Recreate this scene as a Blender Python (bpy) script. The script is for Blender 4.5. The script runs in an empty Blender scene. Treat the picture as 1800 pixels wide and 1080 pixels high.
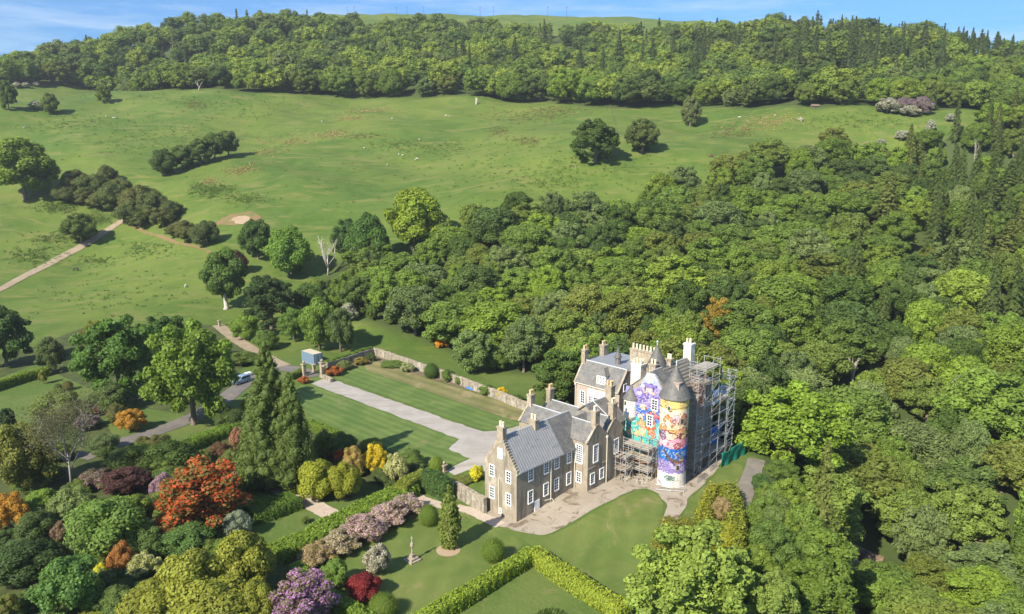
import bpy, math, random
import numpy as np
from mathutils import Vector
R = math.radians
scene = bpy.context.scene
COL = scene.collection
rng = np.random.default_rng(7)
random.seed(7)

# ------------------------------------------------------------------ camera, sky, sun, exposure
FPX, PITCH, CAMH = 1400.0, R(12.5), 55.0
cam = bpy.data.objects.new("camera", bpy.data.cameras.new("camera"))
COL.objects.link(cam)
cam.location = (0, 0, CAMH)
cam.rotation_euler = (R(90) - PITCH, 0, 0)
cam.data.sensor_width = 36.0
cam.data.lens = 36.0 * FPX / 1800.0
cam.data.clip_start = 1.0
cam.data.clip_end = 9000.0
scene.camera = cam

SUN_AZ, SUN_EL = R(231), R(38)          # direction towards the sun (math azimuth from +X)
world = bpy.data.worlds.new("World")
scene.world = world
world.use_nodes = True
wn, wl = world.node_tree.nodes, world.node_tree.links
wn.clear()
wout = wn.new("ShaderNodeOutputWorld")
bg = wn.new("ShaderNodeBackground")
sky = wn.new("ShaderNodeTexSky")
sky.sky_type = 'NISHITA'
sky.sun_disc = False
sky.sun_elevation = SUN_EL
sky.sun_rotation = R(90) - SUN_AZ
sky.altitude = 300
sky.air_density = 1.0
sky.dust_density = 0.25
sky.ozone_density = 2.5
bg.inputs["Strength"].default_value = 0.118
tc = wn.new("ShaderNodeTexCoord")
# thin cirrus streaks: noise in direction space, stretched along the horizon
mp = wn.new("ShaderNodeMapping")
mp.inputs["Scale"].default_value = (3.2, 3.2, 26.0)
mp.inputs["Rotation"].default_value = (R(5), R(-7), 0)
nz = wn.new("ShaderNodeTexNoise")
nz.inputs["Scale"].default_value = 1.5
nz.inputs["Detail"].default_value = 7
nz.inputs["Roughness"].default_value = 0.62
rp = wn.new("ShaderNodeValToRGB")
rp.color_ramp.elements[0].position = 0.46
rp.color_ramp.elements[0].color = (0, 0, 0, 1)
rp.color_ramp.elements[1].position = 0.72
rp.color_ramp.elements[1].color = (0.75, 0.75, 0.75, 1)
tint = wn.new("ShaderNodeMixRGB")
tint.blend_type = 'MULTIPLY'
tint.inputs[0].default_value = 1.0
sep = wn.new("ShaderNodeSeparateXYZ")
ele = wn.new("ShaderNodeMapRange"); ele.interpolation_type = 'SMOOTHSTEP'
ele.inputs["From Min"].default_value = 0.02; ele.inputs["From Max"].default_value = 0.5
tcol = wn.new("ShaderNodeMixRGB")
tcol.inputs[1].default_value = (0.155, 0.345, 0.585, 1)
tcol.inputs[2].default_value = (0.75, 0.86, 1.0, 1)
mxs = wn.new("ShaderNodeMixRGB")
mxs.inputs[2].default_value = (2.9, 3.7, 4.7, 1)
wl.new(tc.outputs["Generated"], mp.inputs["Vector"])
wl.new(mp.outputs[0], nz.inputs["Vector"])
wl.new(nz.outputs["Fac"], rp.inputs[0])
wl.new(rp.outputs[0], mxs.inputs[0])
wl.new(tc.outputs['Generated'], sep.inputs[0])
wl.new(sep.outputs['Z'], ele.inputs['Value'])
wl.new(ele.outputs[0], tcol.inputs[0])
wl.new(tcol.outputs[0], tint.inputs[2])
wl.new(sky.outputs[0], tint.inputs[1])
wl.new(tint.outputs[0], mxs.inputs[1])
wl.new(mxs.outputs[0], bg.inputs["Color"])
wl.new(bg.outputs[0], wout.inputs["Surface"])

sun = bpy.data.objects.new("sun", bpy.data.lights.new("sun", 'SUN'))
COL.objects.link(sun)
sun.data.energy = 4.9
sun.data.angle = R(0.5)
sun.data.color = (1.0, 0.93, 0.80)
sd = Vector((math.cos(SUN_EL) * math.cos(SUN_AZ), math.cos(SUN_EL) * math.sin(SUN_AZ), math.sin(SUN_EL)))
sun.rotation_euler = sd.to_track_quat('Z', 'Y').to_euler()
sun.location = (-80, -60, 160)

vs = scene.view_settings
vs.view_transform = 'Standard'
vs.look = 'None'
vs.exposure = 1.0
vs.gamma = 1.0
scene.cycles.max_bounces = 5
scene.cycles.diffuse_bounces = 3
scene.cycles.transmission_bounces = 2
scene.cycles.transparent_max_bounces = 4

# ------------------------------------------------------------------ camera geometry used to lay the place out
CP, SP = math.cos(PITCH), math.sin(PITCH)
def ray(px, py):
    a = (px - 900) / FPX
    b = (540 - py) / FPX
    return np.array([a, CP + b * SP, -SP + b * CP])
def flat(px, py, z=0.0):
    d = ray(px, py)
    return np.array([0, 0, CAMH]) + d * ((z - CAMH) / d[2])
def project(p):
    x, y, z = p[0], p[1], p[2] - CAMH
    dep = y * CP - z * SP
    return 900 + FPX * x / dep, 540 - FPX * (y * SP + z * CP) / dep, dep

# castle frame: u runs along the long wing, v along its gable wall
O2 = flat(908, 919)[:2]
TH = R(46.5)
U2 = np.array([math.cos(TH), math.sin(TH)])
V2 = np.array([-math.sin(TH), math.cos(TH)])
def W(a, b, z=0.0):
    q = O2 + a * U2 + b * V2
    return np.array([q[0], q[1], z])
def ab(x, y):
    dx, dy = x - O2[0], y - O2[1]
    return dx * U2[0] + dy * U2[1], dx * V2[0] + dy * V2[1]
def sstep(t):
    t = np.clip(t, 0, 1)
    return t * t * (3 - 2 * t)

# ------------------------------------------------------------------ terrain: thin-plate surface through measured points
CTRL = """0 600 204;30 560 235;398 540 240;134 473 300;0 505 275;215 390 330;100 450 305;0 350 350;0 250 420;430 385 310
380 430 290;290 300 380;420 265 410;560 370 320;680 290 390;850 330 335;800 250 430;0 190 470;100 190 475;350 157 540
620 172 530;830 180 515;1047 283 345;1120 195 460;1210 225 420;1150 290 340;1400 200 430;1500 215 410;1640 215 400;1560 190 430
600 260 425;250 230 440;500 220 465;950 230 430;728 430 285;1320 270 360;640 560 216;500 480 268"""
CANOPY = """0 90 640 20;400 35 720 22;200 75 680 19;500 100 610 16;750 60 720 15;1000 60 700 17;1100 45 720 20;1400 30 640 23;1600 45 620 20
1800 75 600 18;1800 150 450 13;1400 120 540 14;1000 130 570 14;250 130 580 14;1800 220 370 13;1800 300 300 13;1800 450 225 13;1800 600 170 14
1800 800 130 10;1750 1000 97 10;1500 280 335 13;1500 400 262 13;1500 500 212 13;1500 600 176 14;1500 700 152 12;1500 850 128 11
1300 400 265 12;1300 550 192 12;1100 340 300 13;1100 450 226 14;900 450 236 13;700 440 262 12;1650 950 108 10;1650 500 205 14;1650 700 148 13
1650 380 262 14;1650 240 370 14;1000 380 270 13"""
pts = []
for s in CTRL.replace("\n", ";").split(";"):
    px, py, d = map(float, s.split())
    r = ray(px, py)
    q = np.array([0, 0, CAMH]) + r * d / r[1]
    pts.append(q)
for s in CANOPY.replace("\n", ";").split(";"):
    px, py, d, hh = map(float, s.split())
    r = ray(px, py)
    q = np.array([0, 0, CAMH]) + r * d / r[1]
    q[2] -= hh
    pts.append(q)
for px, py, d in ((750, 32, 1150), (500, 40, 1150), (1000, 32, 1150), (1250, 45, 1150)):
    r = ray(px, py); pts.append(np.array([0, 0, CAMH]) + r * d / r[1])
for x, y, z in ((-700, 1200, 95), (700, 1200, 130), (-300, 640, 80), (-520, 700, 62), (600, 650, 70), (1000, 1200, 100), (-1000, 1200, 60)):
    pts.append(np.array([x, y, z]))
for px, py, z in ((1500, 1040, -17), (1310, 850, -1.2), (1287, 935, -2.5), (1400, 900, -8), (1480, 1000, -15), (1430, 1075, -14), (1300, 1070, -7), (1240, 980, -1.8), (1550, 980, -17)):
    pts.append(flat(px, py, z))
for x, y in [(x, y) for x in range(-150, 20, 28) for y in (60, 85, 110, 135, 160, 182)] + [(20, 62), (-10, 200), (-40, 205), (-90, 205), (-150, 205), (-60, 225), (-20, 30), (30, 30), (-80, 30)]:
    pts.append(np.array([x, y, 0.0]))
for a, b in ((10, -8), (20, -14), (30, -13), (38, -10), (40, 0), (40, 10), (30, 25), (15, 25), (45, 5), (10, 10), (22, 4), (5, -12), (14, -18)):
    pts.append(W(a, b, 0.0))
pts = np.array(pts)
XY, ZZ = pts[:, :2] / 100.0, pts[:, 2]
def _phi(d2):
    return np.where(d2 > 1e-12, 0.5 * d2 * np.log(np.maximum(d2, 1e-12)), 0.0)
_n = len(XY)
_K = _phi(((XY[:, None] - XY[None]) ** 2).sum(-1)) + np.eye(_n) * 0.004
_P = np.c_[np.ones(_n), XY]
_A = np.block([[_K, _P], [_P.T, np.zeros((3, 3))]])
_w = np.linalg.solve(_A, np.r_[ZZ, 0, 0, 0])
# level garden plateau
PLAT = [(-170, 40), (22, 40), (30, 88), (38, 108), (44, 140), (40, 160), (18, 170), (-8, 182), (-60, 190), (-115, 186), (-170, 180)]
def poly_sd(poly, x, y):
    """signed distance to a polygon, negative inside"""
    p = np.array(poly, float)
    q = np.roll(p, -1, 0)
    d = np.full(x.shape, 1e18)
    ins = np.zeros(x.shape, bool)
    for (ax, ay), (bx, by) in zip(p, q):
        ex, ey = bx - ax, by - ay
        t = np.clip(((x - ax) * ex + (y - ay) * ey) / (ex * ex + ey * ey), 0, 1)
        d = np.minimum(d, (x - ax - t * ex) ** 2 + (y - ay - t * ey) ** 2)
        c = ((ay > y) != (by > y))
        with np.errstate(divide='ignore', invalid='ignore'):
            ins ^= c & (x < (bx - ax) * (y - ay) / (by - ay if by != ay else 1e-9) + ax)
    d = np.sqrt(d)
    return np.where(ins, -d, d)
def hgt(x, y):
    x = np.atleast_1d(np.asarray(x, float)).ravel()
    y = np.atleast_1d(np.asarray(y, float)).ravel()
    z = np.empty(len(x))
    for i in range(0, len(x), 8000):
        X = np.c_[x[i:i + 8000], y[i:i + 8000]] / 100.0
        z[i:i + 8000] = _phi(((X[:, None] - XY[None]) ** 2).sum(-1)) @ _w[:_n] + _w[_n] + X @ _w[_n + 1:]
    far = sstep((y - 230) / 120)
    z = z + far * (2.3 * np.sin(x * .041 + y * .017) * np.sin(y * .036 - x * .012) + 1.0 * np.sin(x * .11 + 1.3 * np.sin(y * .05)) * np.sin(y * .093))
    m = sstep(poly_sd(PLAT, x, y) / 14.0)
    a, b = ab(x, y)
    court = 1.05 * sstep((a + 1) / 14) * sstep((b + 40) / 22) * sstep((34 - b) / 20) * sstep((60 - a) / 18)
    return z * m + (1 - m) * court
def h1(x, y):
    return float(hgt(x, y)[0])
# bilinear table of the terrain, only to find ray hits fast
_gx, _gy = np.arange(-860, 861, 3.0), np.arange(20, 1521, 3.0)
_HG = hgt(*[q.ravel() for q in np.meshgrid(_gx, _gy)]).reshape(len(_gy), len(_gx))
def hfast(x, y):
    u = np.clip((x + 860) / 3.0, 0, len(_gx) - 1.001); v = np.clip((y - 20) / 3.0, 0, len(_gy) - 1.001)
    i, j = u.astype(int), v.astype(int); u = u - i; v = v - j
    return (_HG[j, i] * (1 - u) + _HG[j, i + 1] * u) * (1 - v) + (_HG[j + 1, i] * (1 - u) + _HG[j + 1, i + 1] * u) * v
_TS = np.geomspace(50, 1500, 900)
def ground(px, py, maxd=1500):
    """first point of the terrain seen through pixel (px, py) of the 1800x1080 photograph"""
    d = ray(px, py)
    X, Y, Z = d[0] * _TS, d[1] * _TS, CAMH + d[2] * _TS
    f = Z - hfast(X, Y)
    k = np.where(f < 0)[0]
    if not len(k):
        k0 = int(np.argmin(f)); t = _TS[k0]
    else:
        k0 = k[0]
        if k0 == 0: t = _TS[0]
        else:
            t = _TS[k0 - 1] + (_TS[k0] - _TS[k0 - 1]) * f[k0 - 1] / (f[k0 - 1] - f[k0])
    x, y = d[0] * t, d[1] * t
    return np.array([x, y, h1(x, y)])

# ------------------------------------------------------------------ object helpers
def link(o, parent=None):
    COL.objects.link(o)
    if parent is not None: o.parent = parent
    return o
def tag(o, label=None, cat=None, group=None, kind=None):
    if label: o["label"] = label
    if cat: o["category"] = cat
    if group: o["group"] = group
    if kind: o["kind"] = kind
    return o
def empty(name, loc, rz=0.0, label=None, cat=None, group=None):
    o = bpy.data.objects.new(name, None)
    o.empty_display_size = 0.5
    COL.objects.link(o)
    o.location = loc
    o.rotation_euler = (0, 0, rz)
    return tag(o, label, cat, group)
def np_mesh(name, verts, faces, mats=(), attrs=None, matidx=None, smooth=False, colors=None):
    """mesh from numpy arrays; faces is an (n,3|4) array or a list of such arrays"""
    me = bpy.data.meshes.new(name)
    fl = faces if isinstance(faces, list) else [faces]
    fl = [np.asarray(f, np.int32) for f in fl if len(f)]
    me.vertices.add(len(verts))
    me.vertices.foreach_set("co", np.asarray(verts, np.float32).ravel())
    nl = sum(f.size for f in fl); nf = sum(len(f) for f in fl)
    me.loops.add(nl)
    me.loops.foreach_set("vertex_index", np.concatenate([f.ravel() for f in fl]))
    me.polygons.add(nf)
    tot = np.concatenate([np.full(len(f), f.shape[1], np.int32) for f in fl])
    me.polygons.foreach_set("loop_start", np.r_[0, np.cumsum(tot)[:-1]].astype(np.int32))
    me.polygons.foreach_set("loop_total", tot)
    if matidx is not None: me.polygons.foreach_set("material_index", np.asarray(matidx, np.int32))
    if smooth: me.polygons.foreach_set("use_smooth", np.ones(nf, bool))
    for m in mats: me.materials.append(m)
    for k, v in (attrs or {}).items():
        at = me.attributes.new(k, 'FLOAT', 'POINT')
        at.data.foreach_set("value", np.asarray(v, np.float32))
    for k, v in (colors or {}).items():
        at = me.attributes.new(k, 'FLOAT_COLOR', 'POINT')
        v = np.asarray(v, np.float32)
        if v.shape[1] == 3: v = np.c_[v, np.ones(len(v), np.float32)]
        at.data.foreach_set("color", v.ravel())
    me.update(calc_edges=True)
    return me

class MB:
    """collects boxes, prisms and tubes into one mesh"""
    def __init__(s): s.v = []; s.f = []; s.n = 0
    def add(s, vs, fs):
        k = len(s.v); s.v += [tuple(map(float, p)) for p in vs]; s.f += [tuple(i + k for i in f) for f in fs]; return s
    def box(s, x0, x1, y0, y1, z0, z1):
        if x0 > x1: x0, x1 = x1, x0
        if y0 > y1: y0, y1 = y1, y0
        return s.add([(x0, y0, z0), (x1, y0, z0), (x1, y1, z0), (x0, y1, z0), (x0, y0, z1), (x1, y0, z1), (x1, y1, z1), (x0, y1, z1)],
                     [(0, 3, 2, 1), (4, 5, 6, 7), (0, 1, 5, 4), (1, 2, 6, 5), (2, 3, 7, 6), (3, 0, 4, 7)])
    def taper(s, x0, x1, y0, y1, z0, z1, i):
        return s.add([(x0, y0, z0), (x1, y0, z0), (x1, y1, z0), (x0, y1, z0), (x0 + i, y0 + i, z1), (x1 - i, y0 + i, z1), (x1 - i, y1 - i, z1), (x0 + i, y1 - i, z1)],
                     [(0, 3, 2, 1), (4, 5, 6, 7), (0, 1, 5, 4), (1, 2, 6, 5), (2, 3, 7, 6), (3, 0, 4, 7)])
    def prism(s, poly, axis, t0, t1):
        """polygon in the plane across `axis` ('x': (y,z), 'y': (x,z), 'z': (x,y)) swept from t0 to t1"""
        m = {'x': lambda p, t: (t, p[0], p[1]), 'y': lambda p, t: (p[0], t, p[1]), 'z': lambda p, t: (p[0], p[1], t)}[axis]
        n = len(poly)
        return s.add([m(p, t0) for p in poly] + [m(p, t1) for p in poly],
                     [tuple(range(n - 1, -1, -1)), tuple(range(n, 2 * n))] + [(i, (i + 1) % n, n + (i + 1) % n, n + i) for i in range(n)])
    def lathe(s, cx, cy, prof, n=16, a0=0.0):
        k = len(s.v)
        for r, z in prof:
            for i in range(n):
                t = a0 + 2 * math.pi * i / n
                s.v.append((cx + r * math.cos(t), cy + r * math.sin(t), z))
        for j in range(len(prof) - 1):
            for i in range(n):
                s.f.append((k + j * n + i, k + j * n + (i + 1) % n, k + (j + 1) * n + (i + 1) % n, k + (j + 1) * n + i))
        s.f.append(tuple(k + i for i in range(n - 1, -1, -1)))
        m = k + (len(prof) - 1) * n
        s.f.append(tuple(m + i for i in range(n)))
        return s
    def tube(s, pts, rad, n=6):
        pts = [np.array(p, float) for p in pts]
        rad = rad if hasattr(rad, '__len__') else [rad] * len(pts)
        k = len(s.v)
        for i, p in enumerate(pts):
            d = pts[min(i + 1, len(pts) - 1)] - pts[max(i - 1, 0)]
            d /= (np.linalg.norm(d) + 1e-9)
            a = np.cross(d, (0, 0, 1) if abs(d[2]) < .9 else (1, 0, 0)); a /= np.linalg.norm(a)
            b = np.cross(d, a)
            for j in range(n):
                t = 2 * math.pi * j / n
                s.v.append(tuple(p + rad[i] * (math.cos(t) * a + math.sin(t) * b)))
        for i in range(len(pts) - 1):
            for j in range(n):
                s.f.append((k + i * n + j, k + i * n + (j + 1) % n, k + (i + 1) * n + (j + 1) % n, k + (i + 1) * n + j))
        s.f.append(tuple(k + j for j in range(n - 1, -1, -1)))
        s.f.append(tuple(k + (len(pts) - 1) * n + j for j in range(n)))
        return s
    def mesh(s, name, mat, off=(0, 0, 0), smooth=False):
        me = bpy.data.meshes.new(name)
        me.from_pydata([(x - off[0], y - off[1], z - off[2]) for x, y, z in s.v], [], s.f)
        me.materials.append(mat)
        if smooth:
            me.polygons.foreach_set("use_smooth", np.ones(len(me.polygons), bool))
        me.update()
        return me
    def build(s, name, mat, parent=None, off=(0, 0, 0), label=None, smooth=False):
        o = bpy.data.objects.new(name, s.mesh(name, mat, off, smooth))
        link(o, parent)
        if label: o["label"] = label
        return o

# ------------------------------------------------------------------ materials
def mat_new(name):
    m = bpy.data.materials.new(name); m.use_nodes = True
    nt = m.node_tree; nt.nodes.clear()
    return m, nt.nodes, nt.links
def N(nodes, t, **kw):
    n = nodes.new(t)
    for k, v in kw.items(): setattr(n, k, v)
    return n
def mixrgb(nodes, links, fac, a, b, mode='MIX'):
    n = nodes.new("ShaderNodeMixRGB"); n.blend_type = mode
    for i, s in ((0, fac), (1, a), (2, b)):
        if s is None: continue
        if hasattr(s, 'is_output'): links.new(s, n.inputs[i])
        elif i == 0: n.inputs[0].default_value = s
        else: n.inputs[i].default_value = (*s[:3], 1)
    return n.outputs[0]
def noise(nodes, links, vec, scale, detail=4, rough=.55, dist=0.0, lo=None, hi=None):
    n = nodes.new("ShaderNodeTexNoise")
    n.inputs["Scale"].default_value = scale; n.inputs["Detail"].default_value = detail
    n.inputs["Roughness"].default_value = rough; n.inputs["Distortion"].default_value = dist
    if vec is not None: links.new(vec, n.inputs["Vector"])
    if lo is None: return n.outputs["Fac"]
    r = nodes.new("ShaderNodeMapRange"); r.interpolation_type = 'SMOOTHSTEP'
    r.inputs["From Min"].default_value = lo; r.inputs["From Max"].default_value = hi
    links.new(n.outputs["Fac"], r.inputs["Value"])
    return r.outputs[0]
def mapping(nodes, links, src, scale=(1, 1, 1), rot=(0, 0, 0)):
    m = nodes.new("ShaderNodeMapping"); m.inputs["Scale"].default_value = scale; m.inputs["Rotation"].default_value = rot
    links.new(src, m.inputs["Vector"]); return m.outputs[0]
def bsdf(nodes, links, col, rough=.8, spec=.3, bump=None, bstr=.3, bdist=.1, metal=0.0):
    b = nodes.new("ShaderNodeBsdfPrincipled"); o = nodes.new("ShaderNodeOutputMaterial")
    if hasattr(col, 'is_output'): links.new(col, b.inputs["Base Color"])
    else: b.inputs["Base Color"].default_value = (*col[:3], 1)
    b.inputs["Roughness"].default_value = rough; b.inputs["Specular IOR Level"].default_value = spec; b.inputs["Metallic"].default_value = metal
    if bump is not None:
        p = nodes.new("ShaderNodeBump"); p.inputs["Strength"].default_value = bstr; p.inputs["Distance"].default_value = bdist
        links.new(bump, p.inputs["Height"]); links.new(p.outputs[0], b.inputs["Normal"])
    links.new(b.outputs[0], o.inputs["Surface"])
    return b
def plain(name, c, rough=.6, spec=.3, metal=0.0, var=.15, scale=3.0):
    m, n, l = mat_new(name)
    t = n.new("ShaderNodeTexCoord")
    f = noise(n, l, t.outputs["Object"], scale, 5, .6)
    c2 = mixrgb(n, l, f, [x * (1 - var * 1.6) for x in c], [min(1, x * (1 + var * 1.6)) for x in c])
    bsdf(n, l, c2, rough, spec, None, metal=metal)
    return m
def leaf_material(name, flower=None, obj_color=True, base=(.08, .12, .03), trans=.36, palette=None):
    """leaf clumps: per-object colour, per-clump variation in attribute v, flowers where attribute fl is 1"""
    m, n, l = mat_new(name)
    at = N(n, "ShaderNodeAttribute", attribute_name="v")
    oi = n.new("ShaderNodeObjectInfo")
    if palette:
        rp = n.new("ShaderNodeValToRGB"); rp.color_ramp.interpolation = 'CONSTANT'
        els = rp.color_ramp.elements
        while len(els) < len(palette): els.new(0.5)
        for i, c in enumerate(palette): els[i].position = i / len(palette); els[i].color = (*c, 1)
        t = N(n, "ShaderNodeAttribute", attribute_name="tone")
        l.new(t.outputs["Fac"], rp.inputs[0]); c = rp.outputs[0]
    elif obj_color: c = oi.outputs["Color"]
    else:
        rgb = n.new("ShaderNodeRGB"); rgb.outputs[0].default_value = (*base, 1); c = rgb.outputs[0]
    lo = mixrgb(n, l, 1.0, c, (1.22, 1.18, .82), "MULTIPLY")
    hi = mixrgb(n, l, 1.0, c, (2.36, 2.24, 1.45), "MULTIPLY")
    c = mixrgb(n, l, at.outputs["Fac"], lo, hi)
    if flower:
        fa = N(n, "ShaderNodeAttribute", attribute_name="fl")
        fl2 = mixrgb(n, l, at.outputs["Fac"], [x * .7 for x in flower], [min(1, x * 1.25) for x in flower])
        c = mixrgb(n, l, fa.outputs["Fac"], c, fl2)
    b = n.new("ShaderNodeBsdfPrincipled"); b.inputs["Roughness"].default_value = .62; b.inputs["Specular IOR Level"].default_value = .22
    tr = n.new("ShaderNodeBsdfTranslucent")
    warm = mixrgb(n, l, 1.0, c, (1.25, 1.25, .6), 'MULTIPLY')
    mx = n.new("ShaderNodeMixShader"); mx.inputs[0].default_value = trans
    o = n.new("ShaderNodeOutputMaterial")
    l.new(c, b.inputs["Base Color"]); l.new(warm, tr.inputs["Color"])
    l.new(b.outputs[0], mx.inputs[1]); l.new(tr.outputs[0], mx.inputs[2]); l.new(mx.outputs[0], o.inputs["Surface"])
    return m
M = {}
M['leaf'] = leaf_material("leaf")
M['bark'] = plain("bark", (.16, .13, .10), .9, .1, var=.3, scale=1.5)
M['pale_bark'] = plain("pale_bark", (.42, .37, .31), .9, .1, var=.2, scale=1.2)
M['white_wood'] = plain("white_wood", (.44, .40, .35), .9, .1, var=.2, scale=1.5)

# ------------------------------------------------------------------ foliage builders
def unit(v): return v / (np.linalg.norm(v, axis=-1, keepdims=True) + 1e-9)
def leaf_quads(P, Nn, l, w, g):
    r = g.normal(size=P.shape)
    T = unit(np.cross(Nn, r)); B = np.cross(Nn, T)
    l = np.asarray(l).reshape(-1, 1); w = np.asarray(w).reshape(-1, 1)
    V = np.stack([P + T * l, P + B * w + T * l * .15, P - T * l, P - B * w - T * l * .15], 1).reshape(-1, 3)
    F = np.arange(len(P) * 4, dtype=np.int32).reshape(-1, 4)
    return V, F
_su, _sv = 7, 5
def ball(c, r):
    """low dark sphere added inside a clump so light does not leak through"""
    vs = []; fs = []
    for j in range(_sv + 1):
        th = math.pi * j / _sv
        for i in range(_su):
            ph = 2 * math.pi * i / _su
            vs.append((c[0] + r[0] * math.sin(th) * math.cos(ph), c[1] + r[1] * math.sin(th) * math.sin(ph), c[2] + r[2] * math.cos(th)))
    for j in range(_sv):
        for i in range(_su):
            fs.append((j * _su + i, j * _su + (i + 1) % _su, (j + 1) * _su + (i + 1) % _su, (j + 1) * _su + i))
    return np.array(vs), np.array(fs, np.int32)
def clump_cloud(g, C, Rr, n, leaf, squash=.85, jit=.55, up=.25, zmin=-.5, aspect=.62, core=.74, droop=0.0, flower=0.0, flz=-.2):
    """leaves laid over a set of lobes: centres C, radii Rr"""
    C = np.asarray(C, float); Rr = np.asarray(Rr, float)
    w = Rr ** 2 / (Rr ** 2).sum()
    k = g.choice(len(C), size=int(n * 1.9), p=w)
    d = unit(g.normal(size=(len(k), 3)))
    d[:, 2] = np.where(d[:, 2] < zmin, -d[:, 2], d[:, 2])
    rr = Rr[k] * np.clip(g.normal(1.0, .10, len(k)), .72, 1.3)
    P = C[k] + d * rr[:, None] * np.array([1, 1, squash])
    # drop leaves buried in another lobe
    keep = np.ones(len(P), bool)
    for c, r in zip(C, Rr):
        q = (P - c) / np.array([1, 1, squash])
        keep &= (q ** 2).sum(1) > (r * .80) ** 2
    P, d, k = P[keep][:n], d[keep][:n], k[keep][:n]
    Nn = unit(d + g.normal(size=d.shape) * jit + np.array([0, 0, up]))
    s = leaf * g.uniform(.55, 1.35, len(P))
    V, F = leaf_quads(P, Nn, s, s * aspect, g)
    lobev = g.uniform(0, 1, len(C))
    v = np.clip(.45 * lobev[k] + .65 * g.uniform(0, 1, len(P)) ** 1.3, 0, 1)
    q_ = P / (Rr.mean() * .55)
    clus = .5 + .5 * np.sin(q_[:, 0] * 2.1 + np.sin(q_[:, 1] * 1.7)) * np.sin(q_[:, 1] * 2.3 + np.sin(q_[:, 2] * 1.9)) * np.cos(q_[:, 2] * 2.2)
    fl = np.where((g.uniform(0, 1, len(P)) < flower * (.25 + 1.5 * clus)) & (d[:, 2] > flz), g.uniform(.6, 1.0, len(P)), 0.0)
    vv = np.repeat(v, 4); ff = np.repeat(fl, 4)
    Vs, Fs = [V], [F]; m = len(V)
    for c, r in zip(C, Rr):
        a, b = ball(c, (r * core, r * core, r * core * squash))
        Vs.append(a); Fs.append(b + m); m += len(a)
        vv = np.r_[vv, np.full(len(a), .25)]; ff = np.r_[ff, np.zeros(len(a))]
    return np.concatenate(Vs), np.concatenate(Fs), vv, ff
def lobes_crown(g, Rx, Hc, zc, n, rmin=.26, rmax=.44, low=-.45):
    C = [(0, 0, zc)]; Rr = [min(Rx, Hc * .5) * .62]
    for i in range(n):
        t = (i + .5) / n
        zz = 1 - t * (1 - low)
        ph = i * 2.39996 + g.uniform(-.5, .5)
        s = math.sqrt(max(0, 1 - zz * zz))
        r = Rx * g.uniform(rmin, rmax)
        k = g.uniform(.70, 1.10)
        C.append(((Rx - r * .75) * s * math.cos(ph) * k, (Rx - r * .75) * s * math.sin(ph) * k, zc + (Hc * .5 - r * .6) * zz * k))
        Rr.append(r)
    return C, Rr
def broad_proto(seed, Rx=5.0, H=12.0, clear=.18, nl=24, n=5200, leaf=.36, mat=None, rmin=.24, rmax=.40, flower=0.0, low=-.88, jit=.55, core=.74, squash=.85, name="crown"):
    g = np.random.default_rng(seed)
    Hc = H * (1 - clear); zc = H - Hc * .5
    C, Rr = lobes_crown(g, Rx, Hc, zc, nl, rmin, rmax, low)
    C = [(x * (1 - .14 * (z - zc) / Hc * 2) * 1.06, y * (1 - .14 * (z - zc) / Hc * 2) * .95, z) for x, y, z in C]
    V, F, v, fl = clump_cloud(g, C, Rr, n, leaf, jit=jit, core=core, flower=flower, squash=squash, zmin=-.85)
    return np_mesh(name, V, F, [mat or M['leaf']], {"v": v, "fl": fl}), C
def trunk_proto(seed, H, C, r0=.35, nb=7, mat=None, fork=.35):
    g = np.random.default_rng(seed); mb = MB()
    lean = g.normal(0, .25, 2)
    zf = H * fork
    mb.tube([(0, 0, -.4), (0, 0, .15), (lean[0] * .3, lean[1] * .3, zf * .6), (lean[0], lean[1], zf), (lean[0] * 1.3, lean[1] * 1.3, H * .72)], [r0 * 1.5, r0 * 1.05, r0 * .82, r0 * .7, r0 * .16], 7)
    for i in g.choice(len(C), min(nb, len(C)), replace=False):
        c = np.array(C[i]); z0 = zf * g.uniform(.7, 1.2)
        p0 = np.array([lean[0] * z0 / zf, lean[1] * z0 / zf, z0]); mid = p0 * .5 + c * .5 + np.array([0, 0, -.06 * H])
        mb.tube([p0, mid, c], [r0 * .45, r0 * .28, r0 * .08], 5)
    return mb.mesh("trunk", mat or M['bark'], smooth=True)
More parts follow.
